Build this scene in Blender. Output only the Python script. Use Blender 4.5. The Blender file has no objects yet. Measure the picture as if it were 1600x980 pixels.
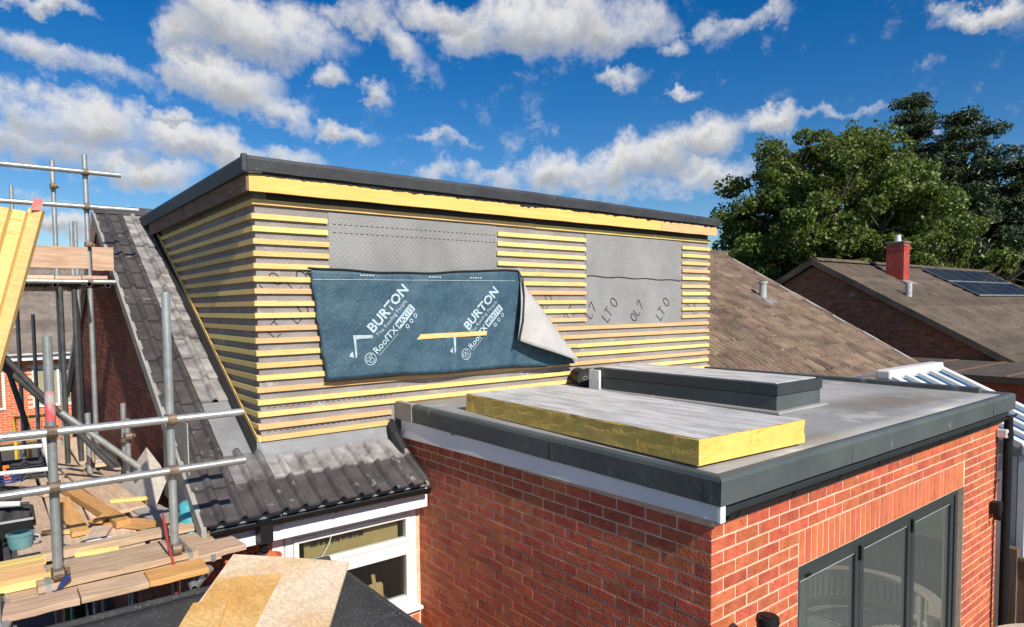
import bpy, bmesh, math, random
from mathutils import Vector, Matrix, Euler
from math import sin, cos, pi, radians, sqrt, atan2

random.seed(7)
scene = bpy.context.scene
COL = scene.collection

# ------------------------------------------------------------------ camera
CAM_Z = 3.85
FPX, YAW, PITCH, ROLL, CY = 1035.944, radians(51.599), radians(3.041), radians(-0.571), 533.183
_F = Vector((cos(YAW) * cos(PITCH), sin(YAW) * cos(PITCH), -sin(PITCH)))
_R0 = Vector((sin(YAW), -cos(YAW), 0)); _U0 = _R0.cross(_F)
_R = _R0 * cos(ROLL) + _U0 * sin(ROLL); _U = -_R0 * sin(ROLL) + _U0 * cos(ROLL)
cam_data = bpy.data.cameras.new('camera'); cam = bpy.data.objects.new('camera', cam_data); COL.objects.link(cam)
cam_data.sensor_fit = 'HORIZONTAL'; cam_data.sensor_width = 36.0
cam_data.lens = FPX / 1600 * 36.0
cam_data.shift_y = (CY - 490) / 1600
cam_data.clip_start = 0.05; cam_data.clip_end = 2000
M = Matrix.Identity(4)
for i in range(3):
    M[i][0] = _R[i]; M[i][1] = _U[i]; M[i][2] = -_F[i]
M[2][3] = CAM_Z
cam.matrix_world = M
scene.camera = cam

# ------------------------------------------------------------------ sun, exposure
SUN_DIR = Vector((0.078, 1.0, -0.76)).normalized()          # the way the light travels
SUN_EL = math.asin(-SUN_DIR.z)
sun_data = bpy.data.lights.new('sun', 'SUN'); sun = bpy.data.objects.new('sun', sun_data); COL.objects.link(sun)
sun_data.energy = 5.0; sun_data.angle = radians(0.53); sun_data.color = (1.0, 0.93, 0.82)
sun.rotation_euler = SUN_DIR.to_track_quat('-Z', 'Y').to_euler(); sun.location = (0, -20, 20)
scene.view_settings.view_transform = 'Standard'; scene.view_settings.look = 'None'
scene.view_settings.gamma = 1.0; scene.view_settings.exposure = 0.22
scene.view_settings.use_curve_mapping = False
scene.cycles.max_bounces = 5; scene.cycles.diffuse_bounces = 3; scene.cycles.glossy_bounces = 3; scene.cycles.transparent_max_bounces = 12

# ------------------------------------------------------------------ world: Nishita sky and cumulus by direction
world = bpy.data.worlds.new('World'); scene.world = world; world.use_nodes = True
wt = world.node_tree; wt.nodes.clear()
def wn(tree, typ, **kw):
    n = tree.nodes.new(typ)
    for k, v in kw.items(): setattr(n, k, v)
    return n
def wmath(tree, op, a, b=None, c=None, clamp=False):
    n = tree.nodes.new('ShaderNodeMath'); n.operation = op; n.use_clamp = clamp
    for i, v in enumerate((a, b, c)):
        if v is None: continue
        if isinstance(v, (int, float)): n.inputs[i].default_value = v
        else: tree.links.new(v, n.inputs[i])
    return n.outputs[0]

# azimuth, elevation, half width and half height in degrees, tilt, weight
CLOUDS = [
    (86.61, 20.41, 2.8, 0.46, 0, 0.9),
    (86.91, 17.65, 1.65, 0.94, -15, 0.85),
    (83.79, 16.88, 4.47, 0.91, -8, 0.85),
    (74.93, 17.56, 3.75, 1.85, -10, 1.1),
    (71, 15.81, 3.45, 0.93, -25, 0.95),
    (71.56, 21.14, 5.92, 1.96, -8, 1.1),
    (76.62, 20.49, 2.72, 1.42, 10, 0.9),
    (61.52, 21.3, 3.98, 1.17, -38, 0.95),
    (66.24, 17.8, 1.53, 0.84, 0, 0.85),
    (62.76, 17.05, 1.31, 0.71, 0, 0.95),
    (49.71, 22.62, 6.95, 2.2, 5, 1.15),
    (43.02, 22.12, 3.92, 1.85, 0, 1.05),
    (57.23, 23.61, 4.84, 1.13, 0, 0.9),
    (64.07, 23.14, 3.12, 0.86, 0, 0.75),
    (41.98, 17.9, 1.68, 0.66, 0, 0.85),
    (35.06, 20.91, 1.77, 0.88, 15, 0.65),
    (31.18, 21.74, 2.1, 0.64, 5, 0.7),
    (38.18, 19.73, 1.02, 0.59, 0, 0.65),
    (36.74, 16.49, 1.11, 0.38, -8, 0.8),
    (84.7, 13.19, 6.1, 1.61, -6, 1.1),
    (86.61, 11.88, 4.22, 1.76, 0, 1.05),
    (76.01, 12.44, 7.13, 1.3, -10, 1.05),
    (70.38, 12.28, 2.98, 0.83, -10, 0.9),
    (80.63, 10.47, 4.12, 1.18, 0, 0.95),
    (77.5, 14.36, 1.7, 0.41, 0, 0.7),
    (65.06, 13.88, 2.18, 0.69, 0, 0.85),
    (57.4, 13.87, 3.25, 0.35, -8, 0.5),
    (40.66, 12.03, 5.16, 1.81, 12, 1.1),
    (35.76, 13.38, 3.71, 1.36, 8, 1.05),
    (48.18, 10.9, 5.4, 1.24, 0, 0.95),
    (30.63, 14.13, 2.11, 0.8, 10, 0.95),
    (54.73, 11.12, 3.82, 0.72, 0, 0.7),
    (34.49, 10.82, 2.95, 1.24, 0, 0.95),
    (43.86, 10.01, 8.36, 0.93, 0, 0.7),
    (25.61, 14.39, 3, 0.41, -3, 0.65),
    (17.46, 12.36, 2.18, 0.55, -5, 0.6),
    (16.54, 19.45, 2.96, 0.69, 0, 1),
    (14.44, 9.15, 0.62, 0.59, 0, 0.85),
    (85.55, 6.03, 3.13, 0.71, 0, 0.95),
    (86.78, 7.79, 2.25, 0.44, 0, 0.5),
]

g = bpy.data.node_groups.new('cloud_density', 'ShaderNodeTree')
g.interface.new_socket('Vector', in_out='INPUT', socket_type='NodeSocketVector')
g.interface.new_socket('Density', in_out='OUTPUT', socket_type='NodeSocketFloat')
gi = wn(g, 'NodeGroupInput'); go = wn(g, 'NodeGroupOutput')
nrm = wn(g, 'ShaderNodeVectorMath', operation='NORMALIZE'); g.links.new(gi.outputs[0], nrm.inputs[0])
# warp the direction with noise so that edges billow
nz = wn(g, 'ShaderNodeTexNoise'); nz.inputs['Scale'].default_value = 11; nz.inputs['Detail'].default_value = 8; nz.inputs['Roughness'].default_value = .66
g.links.new(nrm.outputs[0], nz.inputs['Vector'])
sub = wn(g, 'ShaderNodeVectorMath', operation='SUBTRACT'); g.links.new(nz.outputs['Color'], sub.inputs[0]); sub.inputs[1].default_value = (.5, .5, .5)
scl = wn(g, 'ShaderNodeVectorMath', operation='SCALE'); g.links.new(sub.outputs[0], scl.inputs[0]); scl.inputs['Scale'].default_value = 0.105
add = wn(g, 'ShaderNodeVectorMath', operation='ADD'); g.links.new(nrm.outputs[0], add.inputs[0]); g.links.new(scl.outputs[0], add.inputs[1])
sep = wn(g, 'ShaderNodeSeparateXYZ'); g.links.new(add.outputs[0], sep.inputs[0])
az = wmath(g, 'ARCTAN2', sep.outputs[1], sep.outputs[0]); el = wmath(g, 'ARCSINE', sep.outputs[2])
total = None; base = None
for (a, e, ra, re, tl, w) in CLOUDS:
    da = wmath(g, 'SUBTRACT', radians(a), az)
    de = wmath(g, 'SUBTRACT', el, radians(e))
    t = radians(tl); ra_ = radians(ra) * 1.12; re_ = radians(re) * 1.12
    u = wmath(g, 'MULTIPLY_ADD', da, cos(t) / ra_, wmath(g, 'MULTIPLY', de, sin(t) / ra_))
    v = wmath(g, 'MULTIPLY_ADD', de, cos(t) / re_, wmath(g, 'MULTIPLY', da, -sin(t) / re_))
    d2 = wmath(g, 'MULTIPLY_ADD', u, u, wmath(g, 'MULTIPLY', v, v))
    b = wmath(g, 'MULTIPLY_ADD', d2, -.5 * w, w, clamp=True)
    bb_ = wmath(g, 'MULTIPLY', b, wmath(g, 'MULTIPLY_ADD', v, -.55, .35, clamp=True))
    total = b if total is None else wmath(g, 'MAXIMUM', total, b)
    base = bb_ if base is None else wmath(g, 'MAXIMUM', base, bb_)
# away from the view the same kind of broken cumulus from slow noise
nl_ = wn(g, 'ShaderNodeTexNoise'); nl_.inputs['Scale'].default_value = 3.2; nl_.inputs['Detail'].default_value = 2
stv = wn(g, 'ShaderNodeVectorMath', operation='MULTIPLY'); g.links.new(nrm.outputs[0], stv.inputs[0]); stv.inputs[1].default_value = (1, 1, 2.2); g.links.new(stv.outputs[0], nl_.inputs['Vector'])
dotn = wn(g, 'ShaderNodeVectorMath', operation='DOT_PRODUCT'); g.links.new(nrm.outputs[0], dotn.inputs[0]); dotn.inputs[1].default_value = tuple(_F)
def maprg(tree, v, a, b, c=0., d=1.):
    n = tree.nodes.new('ShaderNodeMapRange'); n.interpolation_type = 'SMOOTHSTEP'
    tree.links.new(v, n.inputs[0]); n.inputs[1].default_value = a; n.inputs[2].default_value = b; n.inputs[3].default_value = c; n.inputs[4].default_value = d
    return n.outputs[0]
outside = wmath(g, 'MULTIPLY', maprg(g, dotn.outputs['Value'], .76, .60), maprg(g, nl_.outputs['Fac'], .53, .72))
total = wmath(g, 'MAXIMUM', total, outside); base = wmath(g, 'MAXIMUM', base, wmath(g, 'MULTIPLY', outside, .4))
nz2 = wn(g, 'ShaderNodeTexNoise'); nz2.inputs['Scale'].default_value = 22; nz2.inputs['Detail'].default_value = 9; nz2.inputs['Roughness'].default_value = .62
g.links.new(nrm.outputs[0], nz2.inputs['Vector'])
# thin wisps drawn out sideways between the heaps
stw = wn(g, 'ShaderNodeVectorMath', operation='MULTIPLY'); g.links.new(add.outputs[0], stw.inputs[0]); stw.inputs[1].default_value = (2.2, 2.2, 9)
nw = wn(g, 'ShaderNodeTexNoise'); nw.inputs['Scale'].default_value = 1.6; nw.inputs['Detail'].default_value = 7; nw.inputs['Roughness'].default_value = .6; g.links.new(stw.outputs[0], nw.inputs['Vector'])
wisp = maprg(g, nw.outputs['Fac'], .50, .78, 0., .42)
dens = wmath(g, 'ADD', wmath(g, 'MAXIMUM', wmath(g, 'MULTIPLY', total, .94), wisp), wmath(g, 'MULTIPLY', wmath(g, 'SUBTRACT', nz2.outputs['Fac'], .5), 1.9))
g.interface.new_socket('Base', in_out='OUTPUT', socket_type='NodeSocketFloat')
g.links.new(dens, go.inputs[0])
g.links.new(wmath(g, 'ADD', base, wmath(g, 'MULTIPLY', wmath(g, 'SUBTRACT', nz2.outputs['Fac'], .5), .9)), go.inputs[1])

tc = wn(wt, 'ShaderNodeTexCoord')
g1 = wn(wt, 'ShaderNodeGroup'); g1.node_tree = g; wt.links.new(tc.outputs['Generated'], g1.inputs[0])
def mapr(tree, v, a, b, c=0., d=1., typ='SMOOTHSTEP'):
    n = tree.nodes.new('ShaderNodeMapRange'); n.interpolation_type = typ
    tree.links.new(v, n.inputs[0]); n.inputs[1].default_value = a; n.inputs[2].default_value = b; n.inputs[3].default_value = c; n.inputs[4].default_value = d
    return n.outputs[0]
alpha = mapr(wt, g1.outputs[0], .12, 1.12)
shade = mapr(wt, g1.outputs[1], .12, .75)
cmix = wn(wt, 'ShaderNodeMix', data_type='RGBA'); wt.links.new(shade, cmix.inputs[0])
cmix.inputs[6].default_value = (1.0, .99, .985, 1); cmix.inputs[7].default_value = (.50, .525, .57, 1)
sky = wn(wt, 'ShaderNodeTexSky'); sky.sky_type = 'NISHITA'; sky.sun_disc = False
sky.sun_elevation = SUN_EL; sky.sun_rotation = atan2(-SUN_DIR.x, -SUN_DIR.y)
sky.altitude = 50; sky.air_density = 1.0; sky.dust_density = .25; sky.ozone_density = 3.0
hs = wn(wt, 'ShaderNodeHueSaturation'); wt.links.new(sky.outputs[0], hs.inputs['Color']); hs.inputs['Hue'].default_value = .508; hs.inputs['Saturation'].default_value = 1.45; hs.inputs['Value'].default_value = .88
bg1 = wn(wt, 'ShaderNodeBackground'); wt.links.new(hs.outputs[0], bg1.inputs[0]); bg1.inputs[1].default_value = 0.1
bg2 = wn(wt, 'ShaderNodeBackground'); wt.links.new(cmix.outputs[2], bg2.inputs[0]); bg2.inputs[1].default_value = 0.70
mx = wn(wt, 'ShaderNodeMixShader'); wt.links.new(alpha, mx.inputs[0]); wt.links.new(bg1.outputs[0], mx.inputs[1]); wt.links.new(bg2.outputs[0], mx.inputs[2])
wo = wn(wt, 'ShaderNodeOutputWorld'); wt.links.new(mx.outputs[0], wo.inputs[0])

# ------------------------------------------------------------------ materials
def mat(name, col, rough=.7, col2=None, scale=6., detail=6., lo=.35, hi=.65, bump=0., bscale=40., metal=0., spec=.5,
        rnd=0., stretch=None, speck=None, hue=0., coat=0., island=False, transmission=0., grooves=None, weave=0.):
    """principled material: base colour varied by noise between col and col2, per-object value jitter rnd, fine bump"""
    m = bpy.data.materials.new(name); m.use_nodes = True
    t = m.node_tree; p = t.nodes['Principled BSDF']
    p.inputs['Roughness'].default_value = rough; p.inputs['Metallic'].default_value = metal
    p.inputs['Specular IOR Level'].default_value = spec
    tcn = t.nodes.new('ShaderNodeTexCoord'); oi = t.nodes.new('ShaderNodeObjectInfo')
    vec = tcn.outputs['Object']
    ad = t.nodes.new('ShaderNodeVectorMath'); ad.operation = 'MULTIPLY_ADD'
    cx = t.nodes.new('ShaderNodeCombineXYZ')
    for i in range(3): t.links.new(oi.outputs['Random'], cx.inputs[i])
    t.links.new(cx.outputs[0], ad.inputs[0]); ad.inputs[1].default_value = (37, 53, 71); t.links.new(vec, ad.inputs[2])
    vec = ad.outputs[0]
    if stretch:
        mp = t.nodes.new('ShaderNodeMapping'); mp.inputs['Scale'].default_value = stretch; t.links.new(vec, mp.inputs[0]); vec = mp.outputs[0]
    n = t.nodes.new('ShaderNodeTexNoise'); n.inputs['Scale'].default_value = scale; n.inputs['Detail'].default_value = detail; n.inputs['Roughness'].default_value = .6
    t.links.new(vec, n.inputs['Vector'])
    col = tuple(col) + (1,); c2 = tuple(col2) + (1,) if col2 else tuple(min(1, c * .7) for c in col[:3]) + (1,)
    mr = t.nodes.new('ShaderNodeMapRange'); t.links.new(n.outputs['Fac'], mr.inputs[0]); mr.inputs[1].default_value = lo; mr.inputs[2].default_value = hi
    mxn = t.nodes.new('ShaderNodeMix'); mxn.data_type = 'RGBA'; t.links.new(mr.outputs[0], mxn.inputs[0])
    mxn.inputs[6].default_value = col; mxn.inputs[7].default_value = c2
    out = mxn.outputs[2]
    for speck in (speck if speck and isinstance(speck[0][0], tuple) else [speck] if speck else []):   # (colour, scale, threshold)
        n3 = t.nodes.new('ShaderNodeTexNoise'); n3.inputs['Scale'].default_value = speck[1]; n3.inputs['Detail'].default_value = 4; t.links.new(vec, n3.inputs['Vector'])
        m3 = t.nodes.new('ShaderNodeMapRange'); t.links.new(n3.outputs['Fac'], m3.inputs[0]); m3.inputs[1].default_value = speck[2]; m3.inputs[2].default_value = speck[2] + .08
        x3 = t.nodes.new('ShaderNodeMix'); x3.data_type = 'RGBA'; t.links.new(m3.outputs[0], x3.inputs[0]); t.links.new(out, x3.inputs[6]); x3.inputs[7].default_value = tuple(speck[0]) + (1,)
        out = x3.outputs[2]
    if weave:     # faint diagonal quilting pressed into the fabric
        acc = None
        for (kx, kz) in ((1, 0), (0, 1)):
            dp = t.nodes.new('ShaderNodeVectorMath'); dp.operation = 'DOT_PRODUCT'; t.links.new(tcn.outputs['Object'], dp.inputs[0]); dp.inputs[1].default_value = (kx * 130, 0, kz * 130)
            sw = t.nodes.new('ShaderNodeMath'); sw.operation = 'SINE'; t.links.new(dp.outputs['Value'], sw.inputs[0])
            if acc is None: acc = sw.outputs[0]
            else:
                mm = t.nodes.new('ShaderNodeMath'); mm.operation = 'MULTIPLY'; t.links.new(acc, mm.inputs[0]); t.links.new(sw.outputs[0], mm.inputs[1]); acc = mm.outputs[0]
        rw_ = t.nodes.new('ShaderNodeMapRange'); t.links.new(acc, rw_.inputs[0]); rw_.inputs[1].default_value = -1; rw_.inputs[2].default_value = 1; rw_.inputs[3].default_value = 1 - weave; rw_.inputs[4].default_value = 1 + weave
        hw = t.nodes.new('ShaderNodeHueSaturation'); t.links.new(out, hw.inputs['Color']); t.links.new(rw_.outputs[0], hw.inputs['Value']); out = hw.outputs[0]
    if grooves:   # (spacing, darkness): grime lying in the channels between the ribs
        sx = t.nodes.new('ShaderNodeSeparateXYZ'); t.links.new(tcn.outputs['Object'], sx.inputs[0])
        ms = t.nodes.new('ShaderNodeMath'); ms.operation = 'MULTIPLY'; t.links.new(sx.outputs[0], ms.inputs[0]); ms.inputs[1].default_value = 2 * pi / grooves[0]
        sn = t.nodes.new('ShaderNodeMath'); sn.operation = 'SINE'; t.links.new(ms.outputs[0], sn.inputs[0])
        rg = t.nodes.new('ShaderNodeMapRange'); t.links.new(sn.outputs[0], rg.inputs[0]); rg.inputs[1].default_value = -.1; rg.inputs[2].default_value = .75; rg.inputs[3].default_value = 1.12; rg.inputs[4].default_value = grooves[1]
        hg = t.nodes.new('ShaderNodeHueSaturation'); t.links.new(out, hg.inputs['Color']); t.links.new(rg.outputs[0], hg.inputs['Value']); out = hg.outputs[0]
    if rnd or hue:
        h = t.nodes.new('ShaderNodeHueSaturation'); t.links.new(out, h.inputs['Color'])
        src = oi.outputs['Random']
        if island:
            gm = t.nodes.new('ShaderNodeNewGeometry')
            am = t.nodes.new('ShaderNodeMath'); am.operation = 'ADD'; t.links.new(src, am.inputs[0]); t.links.new(gm.outputs['Random Per Island'], am.inputs[1])
            fr = t.nodes.new('ShaderNodeMath'); fr.operation = 'FRACT'; t.links.new(am.outputs[0], fr.inputs[0]); src = fr.outputs[0]
        m4 = t.nodes.new('ShaderNodeMapRange'); t.links.new(src, m4.inputs[0]); m4.inputs[3].default_value = 1 - rnd; m4.inputs[4].default_value = 1 + rnd
        t.links.new(m4.outputs[0], h.inputs['Value'])
        if hue:
            mu = t.nodes.new('ShaderNodeMath'); mu.operation = 'MULTIPLY'; t.links.new(src, mu.inputs[0]); mu.inputs[1].default_value = 7.31
            fr2 = t.nodes.new('ShaderNodeMath'); fr2.operation = 'FRACT'; t.links.new(mu.outputs[0], fr2.inputs[0])
            m5 = t.nodes.new('ShaderNodeMapRange'); t.links.new(fr2.outputs[0], m5.inputs[0]); m5.inputs[3].default_value = .5 - hue; m5.inputs[4].default_value = .5 + hue
            t.links.new(m5.outputs[0], h.inputs['Hue'])
        out = h.outputs[0]
    t.links.new(out, p.inputs['Base Color'])
    if bump:
        nb = t.nodes.new('ShaderNodeTexNoise'); nb.inputs['Scale'].default_value = bscale; nb.inputs['Detail'].default_value = 5; t.links.new(vec, nb.inputs['Vector'])
        b = t.nodes.new('ShaderNodeBump'); b.inputs['Strength'].default_value = bump; b.inputs['Distance'].default_value = .01
        t.links.new(nb.outputs['Fac'], b.inputs['Height']); t.links.new(b.outputs[0], p.inputs['Normal'])
    if coat: p.inputs['Coat Weight'].default_value = coat
    if transmission: p.inputs['Transmission Weight'].default_value = transmission
    return m

def glass_mat(name, tint=(.55, .62, .6), boost=1.0, dust=.02):
    """window glass: Fresnel mirror over a tinted clear pane"""
    m = bpy.data.materials.new(name); m.use_nodes = True; t = m.node_tree; t.nodes.clear()
    fr = t.nodes.new('ShaderNodeFresnel'); fr.inputs[0].default_value = 1.6
    gb = t.nodes.new('ShaderNodeNewGeometry'); nbk = t.nodes.new('ShaderNodeMath'); nbk.operation = 'SUBTRACT'; nbk.inputs[0].default_value = 1.0; t.links.new(gb.outputs['Backfacing'], nbk.inputs[1])
    mk_ = t.nodes.new('ShaderNodeMath'); mk_.operation = 'MULTIPLY'; t.links.new(nbk.outputs[0], mk_.inputs[0]); t.links.new(fr.outputs[0], mk_.inputs[1])
    mu = t.nodes.new('ShaderNodeMath'); mu.operation = 'MULTIPLY'; mu.use_clamp = True; t.links.new(mk_.outputs[0], mu.inputs[0]); mu.inputs[1].default_value = boost
    tr = t.nodes.new('ShaderNodeBsdfTransparent'); tr.inputs[0].default_value = tint + (1,)
    gl = t.nodes.new('ShaderNodeBsdfGlossy'); gl.inputs['Roughness'].default_value = .012; gl.inputs[0].default_value = (.95, .98, .97, 1)
    mxs = t.nodes.new('ShaderNodeMixShader'); t.links.new(mu.outputs[0], mxs.inputs[0]); t.links.new(tr.outputs[0], mxs.inputs[1]); t.links.new(gl.outputs[0], mxs.inputs[2])
    df = t.nodes.new('ShaderNodeBsdfDiffuse'); df.inputs[0].default_value = (.33, .38, .37, 1)
    md_ = t.nodes.new('ShaderNodeMixShader'); md_.inputs[0].default_value = dust; t.links.new(mxs.outputs[0], md_.inputs[1]); t.links.new(df.outputs[0], md_.inputs[2])
    o = t.nodes.new('ShaderNodeOutputMaterial'); t.links.new(md_.outputs[0], o.inputs[0]); return m

def leaf_mat(name, c1, c2, trans):
    m = bpy.data.materials.new(name); m.use_nodes = True; t = m.node_tree; t.nodes.clear()
    gm = t.nodes.new('ShaderNodeNewGeometry')
    mxn = t.nodes.new('ShaderNodeMix'); mxn.data_type = 'RGBA'; t.links.new(gm.outputs['Random Per Island'], mxn.inputs[0])
    mxn.inputs[6].default_value = c1 + (1,); mxn.inputs[7].default_value = c2 + (1,)
    d = t.nodes.new('ShaderNodeBsdfPrincipled'); d.inputs['Roughness'].default_value = .45; t.links.new(mxn.outputs[2], d.inputs['Base Color'])
    tl = t.nodes.new('ShaderNodeBsdfTranslucent'); t.links.new(mxn.outputs[2], tl.inputs[0])
    s = t.nodes.new('ShaderNodeMixShader'); s.inputs[0].default_value = trans; t.links.new(d.outputs[0], s.inputs[1]); t.links.new(tl.outputs[0], s.inputs[2])
    o = t.nodes.new('ShaderNodeOutputMaterial'); t.links.new(s.outputs[0], o.inputs[0]); return m

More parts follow.
